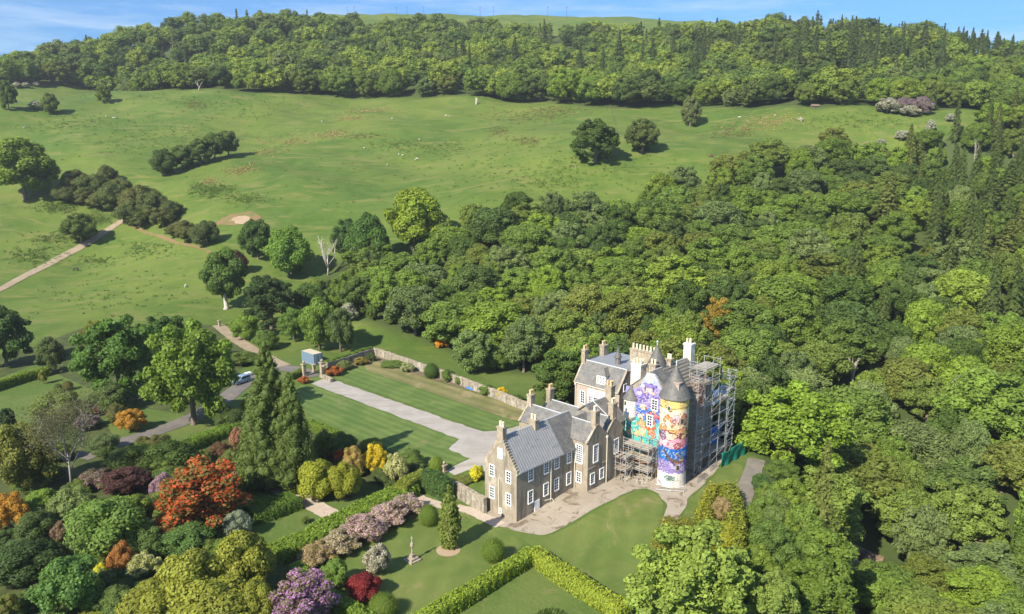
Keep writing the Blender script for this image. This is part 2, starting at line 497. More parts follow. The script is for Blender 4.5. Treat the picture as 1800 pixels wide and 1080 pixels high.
def conifer_proto(seed, Rx=2.6, H=15.0, nb=120, per=26, leaf=.22, droop=.35, clear=.08, mat=None, power=.8, ragged=.25, asp=.38):
    g = np.random.default_rng(seed)
    h = H * (clear + (1 - clear) * np.sort(g.uniform(0, .985, nb) ** .85))
    t = (h - H * clear) / (H * (1 - clear))
    L = Rx * (1 - t) ** power * g.uniform(1 - ragged, 1 + ragged, nb) + .12
    ph = np.arange(nb) * 2.39996 + g.uniform(-.4, .4, nb)
    P = []; Nn = []; vv = []
    for i in range(nb):
        m = max(5, int(per * (L[i] / Rx) ** .8) + 3)
        s = g.uniform(.15, 1.0, m) ** .75
        wdt = .28 * L[i] * (1 - .55 * s)
        off = g.uniform(-1, 1, m) * wdt
        r = s * L[i]
        z = h[i] + .12 * r - droop * r * s + g.normal(0, .09, m)
        P.append(np.c_[r * math.cos(ph[i]) - off * math.sin(ph[i]), r * math.sin(ph[i]) + off * math.cos(ph[i]), z])
        Nn.append(unit(np.c_[np.full(m, math.cos(ph[i]) * .55), np.full(m, math.sin(ph[i]) * .55), np.full(m, .8)] + g.normal(0, .38, (m, 3))))
        vv.append(np.clip(g.uniform(0, .7) + g.uniform(-.2, .4, m), 0, 1))
    P = np.concatenate(P); Nn = np.concatenate(Nn); v = np.concatenate(vv)
    s = leaf * g.uniform(.6, 1.4, len(P))
    V, F = leaf_quads(P, Nn, s, s * asp, g)
    a, b = [], []
    # slim dark cone added inside so light does not leak through
    mb = MB().lathe(0, 0, [(Rx * .50, H * clear + .2), (Rx * .34, H * .4), (Rx * .16, H * .72), (.03, H * .97)], 8)
    cv = np.array(mb.v); cf = np.array([f for f in mb.f if len(f) == 4], np.int32)
    V2_ = np.concatenate([V, cv]); F2_ = np.concatenate([F, cf + len(V)])
    return np_mesh("crown", V2_, F2_, [mat or M['leaf']], {"v": np.r_[np.repeat(v, 4), np.full(len(cv), .15)], "fl": np.zeros(len(V2_))})

# nominal 10 m wide trees; every tree in the wood is a copy of one of these at its own size, turn and tone
BROAD = []
for i in range(9):
    lobe = [(34, .18, .36, .24), (46, .14, .26, .23), (38, .15, .32, .25), (60, .11, .22, .21), (28, .20, .40, .25), (52, .12, .26, .23), (40, .14, .34, .27), (70, .10, .19, .21), (38, .15, .34, .24)][i]
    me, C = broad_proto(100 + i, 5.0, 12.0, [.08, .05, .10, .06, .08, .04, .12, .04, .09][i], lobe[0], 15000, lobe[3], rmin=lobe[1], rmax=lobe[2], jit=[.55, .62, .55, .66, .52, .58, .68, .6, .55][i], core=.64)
    BROAD.append((me, trunk_proto(200 + i, 12.0, C, .34)))
CONI = []
for i in range(5):
    me = conifer_proto(300 + i, [2.7, 3.3, 2.4, 3.6, 3.0][i], 15.0, [150, 170, 140, 180, 160][i], 46, [.25, .28, .24, .29, .26][i], [.35, .2, .45, .15, .55][i], [.06, .1, .05, .16, .05][i], ragged=[.2, .3, .25, .4, .3][i])
    tm = MB().tube([(0, 0, -.5), (0, 0, 4), (0, 0, 14.2)], [.3, .24, .04], 7).mesh("trunk", M['bark'], smooth=True)
    CONI.append((me, tm))

def put_tree(name, label, cat, loc, proto, sx, sz, color, group=None, rot=None, parts=True):
    me, tm = proto
    e = empty(name, loc, random.uniform(0, 6.28) if rot is None else rot, label, cat, group)
    e.scale = (sx, sx, sz)
    o = link(bpy.data.objects.new("crown", me), e)
    o.color = (*color, 1)
    if tm is not None: link(bpy.data.objects.new("trunk", tm), e)
    return e

# ------------------------------------------------------------------ ground sheets
def build_terrain():
    ny, nx = 330, 300
    tt = np.linspace(0, 1, ny)
    ys = 34.0 * (1290 / 34.0) ** tt
    ss = np.linspace(-1, 1, nx)
    X = ss[None, :] * (45 + .92 * ys[:, None]); Y = np.repeat(ys[:, None], nx, 1)
    # a near apron below and behind the viewer keeps the ground whole from the side
    Z = hgt(X.ravel(), Y.ravel()).reshape(ny, nx)
    x, y, z = X.ravel(), Y.ravel(), Z.ravel()
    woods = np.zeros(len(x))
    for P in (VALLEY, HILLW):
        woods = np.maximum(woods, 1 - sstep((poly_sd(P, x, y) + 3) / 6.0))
    gar = 1 - sstep((poly_sd(PLAT, x, y) + 2) / 10.0)
    V = np.c_[x, y, z]
    i = np.arange((ny - 1) * (nx - 1)); r = i // (nx - 1); c = i % (nx - 1); k = r * nx + c
    F = np.c_[k, k + 1, k + nx + 1, k + nx]
    me = np_mesh("terrain", V, F, [M['field']], {"woods": woods, "garden": gar}, smooth=True)
    o = link(bpy.data.objects.new("terrain", me)); tag(o, kind="structure")
    return o

def field_material():
    m, n, l = mat_new("field")
    g = n.new("ShaderNodeNewGeometry"); P = g.outputs["Position"]
    big = noise(n, l, P, .013, 5, .6, .6, .35, .65)
    c = mixrgb(n, l, big, (.074, .120, .020), (.112, .148, .027))
    mid = noise(n, l, P, .06, 6, .65, .8, .42, .62)
    c = mixrgb(n, l, mid, c, mixrgb(n, l, 1.0, c, (.74, .84, .76), 'MULTIPLY'))
    st = mapping(n, l, P, (.05, .16, .05), (0, 0, R(20)))
    c = mixrgb(n, l, noise(n, l, st, 1.0, 5, .6, 1.0, .50, .66), c, (.126, .142, .036))
    # rough, dry and rushy patches
    rough = noise(n, l, P, .028, 6, .7, 1.2, .59, .70)
    c = mixrgb(n, l, rough, c, (.062, .092, .022))
    dry = noise(n, l, mapping(n, l, P, (.03, .055, .03), (0, 0, R(35))), 1.0, 8, .75, .6, .635, .70)
    c = mixrgb(n, l, dry, c, (.20, .17, .085))
    fine = noise(n, l, P, .55, 6, .7)
    c = mixrgb(n, l, fine, mixrgb(n, l, 1.0, c, (.74, .76, .72), 'MULTIPLY'), mixrgb(n, l, 1.0, c, (1.25, 1.22, 1.2), 'MULTIPLY'))
    # garden lawn
    ga = N(n, "ShaderNodeAttribute", attribute_name="garden")
    lawn = mixrgb(n, l, noise(n, l, P, .09, 5, .6, .5, .40, .65), (.075, .118, .024), (.105, .138, .034))
    lawn = mixrgb(n, l, noise(n, l, P, .32, 6, .7, .5, .56, .72), lawn, (.155, .150, .055))
    lawn = mixrgb(n, l, noise(n, l, P, 2.2, 4, .7), mixrgb(n, l, 1.0, lawn, (.8, .82, .8), 'MULTIPLY'), mixrgb(n, l, 1.0, lawn, (1.18, 1.16, 1.1), 'MULTIPLY'))
    c = mixrgb(n, l, ga.outputs["Fac"], c, lawn)
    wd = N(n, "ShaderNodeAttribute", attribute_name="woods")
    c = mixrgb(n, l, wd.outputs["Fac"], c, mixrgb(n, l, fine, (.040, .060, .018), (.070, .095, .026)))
    bsdf(n, l, c, .9, .15, noise(n, l, P, .8, 6, .75), .55, .35)
    return m
M['field'] = field_material()
# wooded ground: the slope and glen round the castle, and the long hillside wood
VPX = [(600, 560), (545, 500), (600, 455), (690, 452), (790, 415), (900, 392), (1010, 395), (1110, 385), (1180, 345), (1260, 318), (1330, 300), (1430, 288), (1540, 285), (1620, 262), (1690, 235)]
VALLEY = [tuple(ground(px, py)[:2]) for px, py in VPX] + [(330, 440), (330, 60), (45, 60), (36, 78)]
VALLEY += [tuple(ground(px, py)[:2]) for px, py in ((1300, 1075), (1298, 1000), (1318, 930), (1338, 850), (1342, 800))]
VALLEY += [tuple(W(47, -9)[:2]), tuple(W(50, 6)[:2]), tuple(W(48, 22)[:2]), tuple(W(36, 30)[:2])]
VALLEY += [tuple(ground(px, py)[:2]) for px, py in ((985, 665), (900, 655), (850, 640), (740, 598), (660, 575))]
HPX = [(0, 152), (60, 150), (180, 160), (300, 158), (420, 163), (560, 168), (700, 172), (860, 172), (960, 180), (1080, 192), (1180, 186), (1300, 192), (1440, 192), (1560, 190), (1640, 196)]
HILLW = [tuple(ground(px, py)[:2]) for px, py in HPX] + [(330, 440), (460, 500), (560, 700), (160, 760), (0, 790), (-240, 800), (-560, 800), (-640, 560)]
build_terrain()

# ------------------------------------------------------------------ the woods
def poisson(poly, spacing, g, tries=60000, dens=None):
    p = np.array(poly); lo, hi = p.min(0), p.max(0)
    cand = g.uniform(lo, hi, (tries, 2))
    cand = cand[poly_sd(poly, cand[:, 0], cand[:, 1]) < -1.0]
    out = []; grid = {}
    for x, y in cand:
        s = spacing if dens is None else dens(x, y)
        cell = 12.0
        ix, iy = int(x // cell), int(y // cell)
        ok = True
        for i in (-1, 0, 1):
            for j in (-1, 0, 1):
                for (qx, qy, qs) in grid.get((ix + i, iy + j), ()):
                    if (qx - x) ** 2 + (qy - y) ** 2 < (.5 * (s + qs)) ** 2: ok = False; break
                if not ok: break
            if not ok: break
        if ok:
            grid.setdefault((ix, iy), []).append((x, y, s)); out.append((x, y, s))
    return out
TONES = {
    'bright green': [(.108, .162, .028), (.114, .160, .032), (.098, .152, .034)],
    'mid green': [(.080, .124, .026), (.090, .126, .034), (.076, .118, .030)],
    'dark green': [(.050, .084, .022), (.044, .074, .024), (.054, .084, .028)],
    'grey green': [(.095, .128, .058), (.080, .115, .052)],
    'olive green': [(.088, .112, .028), (.096, .116, .032)],
}
def zone_of(px, py):
    if px < 980: return "on the slope above the walled garden"
    if py < 430 and px < 1560: return "along the lower edge of the upper field"
    if px >= 1560 and py < 620: return "on the slope at the right of the valley"
    if py < 640: return "on the wooded rise behind the castle"
    if px < 1500: return "in the glen beside the castle path"
    return "low in the glen right of the stream"
STREAM = [flat(px, py, -17)[:2] for px, py in ((1476, 1090), (1492, 1045), (1508, 1000), (1525, 968))]
def near_line(x, y, line, r):
    for (ax, ay), (bx, by) in zip(line[:-1], line[1:]):
        ex, ey = bx - ax, by - ay
        t = min(1, max(0, ((x - ax) * ex + (y - ay) * ey) / (ex * ex + ey * ey)))
        if (x - ax - t * ex) ** 2 + (y - ay - t * ey) ** 2 < r * r: return True
    return False
CLEAR = [(577, 462, 30), (1496, 655, 22), (1712, 285, 6), (1395, 750, 62), (505, 445, 20), (728, 395, 30), (1262, 565, 20), (776, 603, 22), (832, 620, 34), (1592, 690, 20), (1502, 1015, 20), (1486, 1062, 18), (1516, 978, 14)]
gw = np.random.default_rng(11)
sites = poisson(VALLEY, 8, gw, 50000, lambda x, y: 5.6 + 4.4 * (math.sin(x * .31 + y * .17) * math.sin(y * .23 - x * .11) + .55) * (.62 if y < 125 else 1) + .008 * max(0, y - 150))
nv = 0; TREES = []
for x, y, s in sites:
    z = h1(x, y)
    px, py, dep = project((x, y, z + 9))
    if px < -60 or px > 1880 or py > 1230: continue
    if near_line(x, y, STREAM, 5.0): continue
    rpx = s * .72 * FPX / dep
    if (px - rpx < 1336 and 740 < py < 1000 and px > 1150) or (px - rpx < 1300 and py >= 1000): continue
    if any((px - cx) ** 2 + (py - cy) ** 2 < (cr + .55 * rpx) ** 2 for cx, cy, cr in CLEAR): continue
    zn = zone_of(px, py)
    q = gw.uniform()
    rx = s * gw.uniform(.60, .78) + .6
    con = .03
    if px > 1640 and py < 470: con = .55
    elif px > 1520 and py < 600: con = .12
    elif py > 600: con = .01
    elif px < 1450: con = 0
    if q < con:
        tone = 'dark green' if gw.uniform() < .7 else 'olive green'
        c = (.056, .082, .028) if tone == 'dark green' else (.082, .100, .032)
        hh = gw.uniform(15, 23)
        nm = "spiky %s conifer %s" % (tone, zn)
        put_tree("conifer_tree", nm, "tree", (x, y, z), CONI[gw.integers(len(CONI))], gw.uniform(.95, 1.5), hh / 15, c, nm.replace("conifer", "conifers"))
    else:
        w = [.24, .34, .22, .12, .08]
        if px > 1350 and py > 620: w = [.22, .34, .16, .18, .10]
        tone = list(TONES)[gw.choice(5, p=w)]
        c = TONES[tone][gw.integers(len(TONES[tone]))]
        big = rx > 5.4
        hh = gw.uniform(9.5, 13.5) * (.72 + .28 * rx / 5)
        if y < 110: hh *= .72
        nm = "%s %s broadleaf tree %s" % ("broad" if big else "small", tone, zn)
        put_tree("broadleaf_tree", nm, "tree", (x, y, z), BROAD[gw.integers(len(BROAD))], rx / 5, hh / 12, np.array(c) * gw.uniform(.85, 1.15), nm.replace("tree", "trees"))
    nv += 1; TREES.append((x, y, rx))
print("valley trees", nv)
# hillside wood: edge rank and skyline conifers one by one, the mass behind them as one wood
gh = np.random.default_rng(12)
hs = poisson(HILLW, 10, gh, 120000, lambda x, y: 11.0 + 3.4 * math.sin(x * .13 + y * .05) * math.sin(y * .1 - x * .03) + .003 * max(0, y - 450))
lowp = []
for i in range(8):
    g = np.random.default_rng(500 + i)
    C, Rr = lobes_crown(g, 5.0, 10.5, 6.6, 24, .18, .42, -.8)
    V, F, v, fl = clump_cloud(g, C, Rr, 1500, .40, jit=.58, core=.70, zmin=-.8)
    lowp.append((V, F, v))
g = np.random.default_rng(520)
for i in range(3):
    me = conifer_proto(530 + i, 3.0, 15.0, 60, 14, .50, .3, .1, ragged=.3, asp=.42)
    V = np.empty(len(me.vertices) * 3, np.float32); me.vertices.foreach_get("co", V); V = V.reshape(-1, 3)
    F = np.empty(len(me.loops), np.int32); me.loops.foreach_get("vertex_index", F); F = F.reshape(-1, 4)
    v = np.empty(len(V), np.float32); me.attributes["v"].data.foreach_get("value", v)
    lowp.append((V, F, v)); bpy.data.meshes.remove(me)
PAL = [(.122, .162, .032), (.094, .136, .030), (.076, .116, .028), (.060, .096, .028), (.042, .070, .024), (.082, .110, .045), (.060, .085, .030), (.040, .060, .025)]
M['wood_leaf'] = leaf_material("wood_leaf", palette=PAL)
Vs, Fs, vs_, ts = [], [], [], []; off = 0; ne = 0; nm_ = 0
edge = np.array(HILLW[:len(HPX)])
for x, y, s in hs:
    z = h1(x, y)
    px, py, dep = project((x, y, z + 10))
    if px < -80 or px > 1890: continue
    de = min(math.hypot(x - ex, y - ey) for ex, ey in edge)
    d_edge = -poly_sd(HILLW[:len(HPX)] + [(700, 900), (-700, 900)], np.array([x]), np.array([y]))[0]
    con = .06
    if 900 < px and py < 85: con = .55
    if px > 1350 and py < 130: con = .6
    if px < 800 and py < 90: con = .12
    isc = gh.uniform() < con
    yaw = gh.uniform(0, 6.28)
    rx = s * gh.uniform(.60, .80) + .4
    if d_edge < 14 and ne < 110:
        ne += 1
        tone = list(TONES)[gh.choice(5, p=[.25, .36, .26, .05, .08])]
        c = TONES[tone][gh.integers(len(TONES[tone]))]
        third = "left" if px < 600 else "middle" if px < 1150 else "right"
        nm = "%s tree at the foot of the hillside wood, %s part of the field edge" % (tone, third)
        put_tree("hillside_tree", nm, "tree", (x, y, z), (BROAD[gh.integers(len(BROAD))][0], None), rx / 5, gh.uniform(11, 17) / 12 * (.5 + .5 * rx / 7), np.array(c) * gh.uniform(.85, 1.1), "hillside trees " + nm[:4] + third)
        continue
    V, F, v = lowp[(8 + gh.integers(3)) if isc else gh.integers(8)]
    if isc: sc = np.array([1.1, 1.1, 1.0]) * gh.uniform(.9, 1.35)
    else: sc = np.array([rx / 5 * gh.uniform(.85, 1.2), rx / 5, gh.uniform(11, 18) / 12 * (.6 + .4 * rx / 7)])
    ca, sa = math.cos(yaw), math.sin(yaw)
    Q = V * sc
    Q = np.c_[Q[:, 0] * ca - Q[:, 1] * sa + x, Q[:, 0] * sa + Q[:, 1] * ca + y, Q[:, 2] + z - .6]
    tone = gh.choice([.82, .94, .70], p=[.45, .45, .10]) if isc else (gh.choice(7, p=[.20, .22, .18, .14, .10, .08, .08]) + .5) / 8
    Vs.append(Q); Fs.append(F + off); off += len(Q); vs_.append(v); ts.append(np.full(len(Q), tone)); nm_ += 1
print("hill trees", ne, nm_)
wm = np_mesh("hillside_wood", np.concatenate(Vs), np.concatenate(Fs), [M['wood_leaf']], {"v": np.concatenate(vs_), "tone": np.concatenate(ts)})
wo = link(bpy.data.objects.new("hillside_wood", wm)); tag(wo, "dense mixed wood of broadleaves and conifers covering the hillside above the field", "wood", kind="stuff")

for k, (px, pt) in enumerate(((800, 8), (812, 4), (824, 9), (905, 14), (1022, 22), (1062, 24), (1090, 22), (1132, 26), (1150, 24), (1186, 18), (1228, 22), (1240, 24), (1366, 16), (1408, 14), (1422, 8), (1440, 2), (1463, 6), (1482, 14), (1502, 10), (1534, 20), (1546, 28), (1580, 16), (1592, 26), (1630, 24), (1664, 40), (1695, 46), (1712, 48), (1738, 46), (1755, 54), (1782, 60))):
    d = 610 - .05 * (px - 900) + 25 * math.sin(k * 2.3)
    r = ray(px, pt); x, y = r[0] / r[1] * d, d; z = h1(x, y)
    hh = min(30, max(12, CAMH + d * r[2] / r[1] - z))
    side = "clump left of centre" if px < 850 else "middle stretch" if px < 1300 else "right stretch"
    nm = "dark spiky conifer standing out on the wooded skyline, " + side
    put_tree("skyline_conifer", nm, "tree", (x, y, z), (CONI[k % 5][0], None), gh.uniform(1.1, 1.6), hh / 15, (.046, .068, .030), "skyline conifers " + side)

# ------------------------------------------------------------------ building materials
def wall_material(name, base, stain, pale, scale=1.0):
    m, n, l = mat_new(name)
    P = n.new("ShaderNodeTexCoord").outputs["Object"]
    f = noise(n, l, P, .9 * scale, 6, .65, .4, .35, .70)
    c = mixrgb(n, l, f, base, stain)
    st = mapping(n, l, P, (1.6, 1.6, .16))
    c = mixrgb(n, l, noise(n, l, st, 1.0, 5, .6, .3, .50, .68), c, [x * .74 for x in stain])
    c = mixrgb(n, l, noise(n, l, mapping(n, l, P, (.7, .7, .3)), 1.0, 5, .65, .5, .54, .68), c, pale)
    c = mixrgb(n, l, noise(n, l, P, 7, 4, .7), mixrgb(n, l, 1.0, c, (.85, .85, .85), 'MULTIPLY'), mixrgb(n, l, 1.0, c, (1.12, 1.12, 1.12), 'MULTIPLY'))
    bsdf(n, l, c, .95, .1, noise(n, l, P, 9, 4, .7), .35, .04)
    return m
def slate_material(name, base, lichen=(.20, .20, .17)):
    m, n, l = mat_new(name)
    P = n.new("ShaderNodeTexCoord").outputs["Object"]
    v = n.new("ShaderNodeTexVoronoi"); v.inputs["Scale"].default_value = 1.0
    l.new(mapping(n, l, P, (3.4, 3.4, 4.2)), v.inputs["Vector"])
    c = mixrgb(n, l, v.outputs["Color"], [x * .72 for x in base], [x * 1.3 for x in base])
    c = mixrgb(n, l, noise(n, l, P, .8, 5, .6, 0, .42, .68), c, [base[0] * 1.45, base[1] * 1.4, base[2] * 1.3])
    c = mixrgb(n, l, noise(n, l, P, 5.5, 4, .7, 0, .60, .70), c, lichen)
    w = n.new("ShaderNodeTexWave"); w.bands_direction = 'Z'; w.inputs["Scale"].default_value = 1.5; w.inputs["Distortion"].default_value = .6
    l.new(P, w.inputs["Vector"])
    bsdf(n, l, c, .62, .4, w.outputs["Fac"], .4, .04)
    return m
M['harl'] = wall_material("grey_brown_harl", (.300, .256, .190), (.235, .198, .146), (.37, .325, .25))
M['pinkish'] = wall_material("pinkish_harl", (.40, .32, .26), (.34, .27, .22), (.45, .38, .32))
M['whitewash'] = wall_material("whitewash", (.68, .64, .54), (.58, .54, .44), (.74, .70, .62))
M['stone'] = wall_material("dressed_stone", (.36, .30, .21), (.24, .20, .15), (.46, .41, .32), 2)
M['slate'] = slate_material("slate", (.116, .112, .104))
M['slate_old'] = slate_material("slate_old", (.094, .091, .084), (.30, .29, .22))
M['zinc'] = plain("zinc_sheet", (.285, .28, .27), .5, .45, .25, var=.16, scale=1.2)
M['lead'] = plain("lead_sheet", (.235, .245, .255), .55, .4, .1, var=.12, scale=.7)
M['leadcap'] = plain("lead_cap", (.38, .39, .39), .6, .3, var=.1)
M['glass'] = plain("window_glass", (.035, .045, .060), .12, .6, var=.3, scale=.8)
M['white'] = plain("white_paint", (.80, .79, .75), .5, .3, var=.04)
M['pot'] = plain("chimney_clay", (.58, .40, .22), .85, .15, var=.2)
M['potpale'] = plain("chimney_pale", (.66, .56, .38), .85, .15, var=.15)
M['steel'] = plain("galvanised_steel", (.42, .42, .41), .45, .5, .4, var=.15)
M['rusty'] = plain("rusty_steel", (.36, .24, .17), .7, .3, .2, var=.25)
M['oldplank'] = plain('old_plank', (.19, .17, .14), .9, .1, var=.25)
M['board'] = plain("scaffold_board", (.33, .295, .235), .85, .15, var=.25, scale=1.5)
M['bluesheet'] = plain("blue_sheet", (.03, .14, .42), .5, .4, var=.2)
M['palesheet'] = plain("pale_blue_sheet", (.42, .55, .68), .5, .4, var=.2)
M['greennet'] = plain("green_net", (.012, .17, .105), .8, .2, var=.2)
M['redwood'] = plain("red_board", (.42, .12, .06), .8, .2, var=.25)
M['pipe'] = plain("cream_pipe", (.58, .53, .42), .6, .3, var=.1)
M['rubble'] = wall_material("rubble_stone", (.31, .275, .215), (.16, .14, .10), (.40, .36, .29), 2.2)

castle = empty("castle", (O2[0], O2[1], 0), TH, "sprawling old castle with muralled round tower, slate roofs and many chimneys", "castle")
def part(mb, name, mat, parent=None, label=None, smooth=False): return mb.build(name, mat, parent or castle, label=label, smooth=smooth)

def window(face, at, s, z, w, h, nx=2, ny=4, parent=None, blind=False, surround=.0):
    """sash window; face 'a': wall plane x=at looking to -x, face 'b': wall plane y=at looking to -y"""
    fr = MB(); pn = MB()
    def bx(mb, s0, s1, z0, z1, d0, d1):
        if face == 'a': mb.box(at - d1, at - d0, s0, s1, z0, z1)
        else: mb.box(s0, s1, at - d1, at - d0, z0, z1)
    e = .13
    bx(fr, s - w / 2 - e, s - w / 2, z - h / 2 - e, z + h / 2 + e, -.05, .09); bx(fr, s + w / 2, s + w / 2 + e, z - h / 2 - e, z + h / 2 + e, -.05, .09)
    bx(fr, s - w / 2, s + w / 2, z + h / 2, z + h / 2 + e, -.05, .088); bx(fr, s - w / 2 - .09, s + w / 2 + .09, z - h / 2 - e - .03, z - h / 2, -.05, .14)
    if not blind:
        for i in range(1, nx):
            x = s - w / 2 + w * i / nx; bx(fr, x - .028, x + .028, z - h / 2, z + h / 2, .0, .05)
        for j in range(1, ny):
            q = z - h / 2 + h * j / ny; t = .045 if j * 2 == ny else .026
            bx(fr, s - w / 2, s + w / 2, q - t, q + t, .0, .048)
    bx(pn, s - w / 2, s + w / 2, z - h / 2, z + h / 2, -.06, .02)
    f = part(fr, "window", M['white'], parent)
    p = pn.build("pane" if not blind else "panel", M['glass'] if not blind else M['white'], f)
    return f
def crowsteps(mb, face, at0, at1, s0, z0, s1, z1, n=10):
    """stepped skew from (s0,z0) up to (s1,z1)"""
    for i in range(n):
        a = s0 + (s1 - s0) * i / n; b = s0 + (s1 - s0) * (i + 1) / n
        zt = z0 + (z1 - z0) * (i + 1) / n + .06
        zb = z0 + (z1 - z0) * i / n - .45
        if face == 'a': mb.box(at0, at1, a, b, zb, zt)
        else: mb.box(a, b, at0, at1, zb, zt)
def roof_slope(mb, axis, t0, t1, s0, z0, s1, z1, th=.16):
    """one roof slope: runs t0..t1 along axis ('a' or 'b'), from eave (s0,z0) to ridge (s1,z1)"""
    L = math.hypot(s1 - s0, z1 - z0); nx_, nz_ = -(z1 - z0) / L, (s1 - s0) / L
    if nz_ < 0: nx_, nz_ = -nx_, -nz_
    poly = [(s0, z0), (s1, z1), (s1 + nx_ * th, z1 + nz_ * th), (s0 + nx_ * th, z0 + nz_ * th)]
    mb.prism(poly, 'x' if axis == 'a' else 'y', t0, t1)
def chimney(a0, a1, b0, b1, z0, z1, pots, mat='stone', parent=None, potmat='potpale', ph=.75):
    mb = MB().box(a0, a1, b0, b1, z0, z1 - .25).box(a0 - .1, a1 + .1, b0 - .1, b1 + .1, z1 - .25, z1)
    c = part(mb, "chimney", M[mat], parent)
    for x, y in pots:
        p = MB().lathe(x, y, [(.19, z1), (.16, z1 + ph * .8), (.2, z1 + ph * .82), (.2, z1 + ph)], 8)
        p.build("chimney_pot", M[potmat], c)
    return c

# --- long front wing
w1 = MB()
w1.prism([(0, -.6), (6.4, -.6), (6.4, 7.6), (3.2, 12.0), (0, 7.6)], 'x', 0, 13.6)
wall1 = part(w1, "wall", M['harl'], label="weathered brown wing wall with rows of sash windows")
st = MB()
crowsteps(st, 'a', -.04, .42, -.12, 7.55, 2.75, 11.75, 12); crowsteps(st, 'a', -.04, .42, 6.52, 7.55, 3.65, 11.75, 12)
st.box(-.04, .42, 2.7, 3.7, 11.2, 12.35)
part(st, "stepped_gable", M['stone'])
r = MB(); roof_slope(r, 'a', .42, 10.1, -.18, 7.42, 3.2, 12.0)
zinc = part(r, "roof", M['zinc'], label="grey sheet metal roof with standing seams")
sm = MB()
for i in range(19):
    x = .75 + i * .5
    L = math.hypot(3.38, 4.58); q = np.array([-.18, 7.42]); d = np.array([3.38, 4.58]) / L; nn = np.array([-d[1], d[0]])
    if nn[1] < 0: nn = -nn
    a = q + nn * .15; b = q + d * L + nn * .15
    sm.prism([tuple(a), tuple(b), tuple(b + nn * .07), tuple(a + nn * .07)], 'x', x - .025, x + .025)
for (x0, x1, k) in ((5.6, 6.6, .62), (4.6, 5.0, .5), (8.2, 9.6, .8), (8.3, 9.7, .28)):
    a = q + d * L * k + nn * .16; b = a + d * .12
    sm.prism([tuple(a), tuple(b), tuple(b + nn * .06), tuple(a + nn * .06)], 'x', x0, x1)
sm.build("seams", M['zinc'], zinc)
r = MB(); roof_slope(r, 'a', 10.1, 15.3, -.18, 7.42, 3.2, 12.0); roof_slope(r, 'a', .42, 15.3, 6.58, 7.42, 3.2, 12.0)
rs = part(r, "roof", M['slate'])
MB().tube([(.4, 3.2, 12.13), (15.2, 3.2, 12.13)], .11, 6).build("ridge_cap", M['leadcap'], rs)
chimney(-.02, .75, 2.65, 3.85, 11.6, 13.7, [(.3, 2.95), (.35, 3.5)], 'stone')
chimney(6.7, 7.5, 2.5, 3.9, 11.3, 13.0, [(7.1, 2.9), (7.1, 3.5)], 'stone')
for s, z in ((4.9, 6.55), (1.55, 6.55), (4.9, 3.1), (1.55, 3.1)): window('a', 0, s, z, .82, 1.6, 2, 4)
window('a', 0, 3.2, 9.7, .72, 1.25, blind=True)
window('a', 0, 3.2, .75, .3, .6, 1, 2)
for s in (2.95, 6.35, 8.75, 11.65): window('b', 0, s, 6.4, .88, 1.55, 2, 4)
for s in (2.95, 6.35, 8.75, 11.65): window('b', 0, s, 2.98, .88, 1.75, 2, 4)
dr = MB().box(3.8, 4.9, -.08, .05, .25, 1.95)
door = part(dr, "door", M['white']); MB().tube([(4.75, -.10, 1.05), (4.75, -.16, 1.05)], .05, 6).build("handle", M['steel'], door)
def downpipe(face, at, s, z0, z1):
    mb = MB()
    p = (lambda d, z: (at - d, s, z)) if face == 'a' else (lambda d, z: (s, at - d, z))
    mb.tube([p(.12, z0), p(.12, z1)], .07, 6)
    mb.box(*( (at - .26, at, s - .15, s + .15) if face == 'a' else (s - .15, s + .15, at - .26, at)), z1 - .05, z1 + .3)
    part(mb, "downpipe", M['pipe'])
downpipe('b', 0, 7.35, .8, 7.0); downpipe('b', 0, 12.9, 1.0, 6.9)
mb = MB().tube([(0, 3.42, 1.0), (-.12, 3.42, 1.2), (-.12, 3.42, 5.8)], .06, 6); part(mb, "downpipe", M['pipe'])
part(MB().tube([(-.0, -.2, 7.40), (13, -.2, 7.40)], .09, 6), "gutter", M['steel'])
part(MB().tube([(6.0, -.15, 1.35), (7.4, -.3, 1.25), (7.6, -.7, .6)], .06, 6), "waste_pipe", M['pipe'])

# --- two gabled blocks side by side behind it
def gabled(a0, a1, b0, b1, eave, ridge, label=None):
    m = (a0 + a1) / 2
    w = part(MB().prism([(a0, 0.2), (a1, 0.2), (a1, eave), (m, ridge), (a0, eave)], 'y', b0, b1), "wall", M['harl'], label=label)
    r = MB(); roof_slope(r, 'b', b0 + .32, b1 - .3, a0 - .12, eave - .12, m, ridge); roof_slope(r, 'b', b0 + .32, b1 - .3, a1 + .1, eave - .12, m, ridge)
    rf = part(r, "roof", M['slate'])
    MB().tube([(m, b0 + .3, ridge + .13), (m, b1 - .3, ridge + .13)], .11, 6).build("ridge_cap", M['leadcap'], rf)
    sk = MB()
    for f in (b0 - .02, b1 - .34):
        for s0, s1 in ((a0 - .2, m), (a1 + .2, m)):
            roof_slope(sk, 'b', f, f + .36, s0, eave - .2, s1, ridge + .08, .24)
    part(sk, "gable_coping", M['stone'])
    return m
mB = gabled(13.1, 17.7, -2.5, 11.7, 9.0, 11.15)
mC = gabled(17.72, 22.0, -2.48, 11.4, 8.9, 10.95)
chimney(mB - .55, mB + .55, -2.45, -1.55, 10.6, 13.5, [(mB - .25, -2.0), (mB + .25, -2.0)])
chimney(mC - .55, mC + .55, -2.43, -1.5, 10.4, 13.6, [(mC - .25, -2.0), (mC + .25, -2.0)])
chimney(mB - .5, mB + .5, 10.8, 11.65, 10.4, 13.0, [(mB - .2, 11.2), (mB + .25, 11.2)], potmat='pot')
chimney(mC - .5, mC + .5, 10.5, 11.35, 10.3, 13.0, [(mC - .2, 10.9), (mC + .25, 10.9)], potmat='pot')
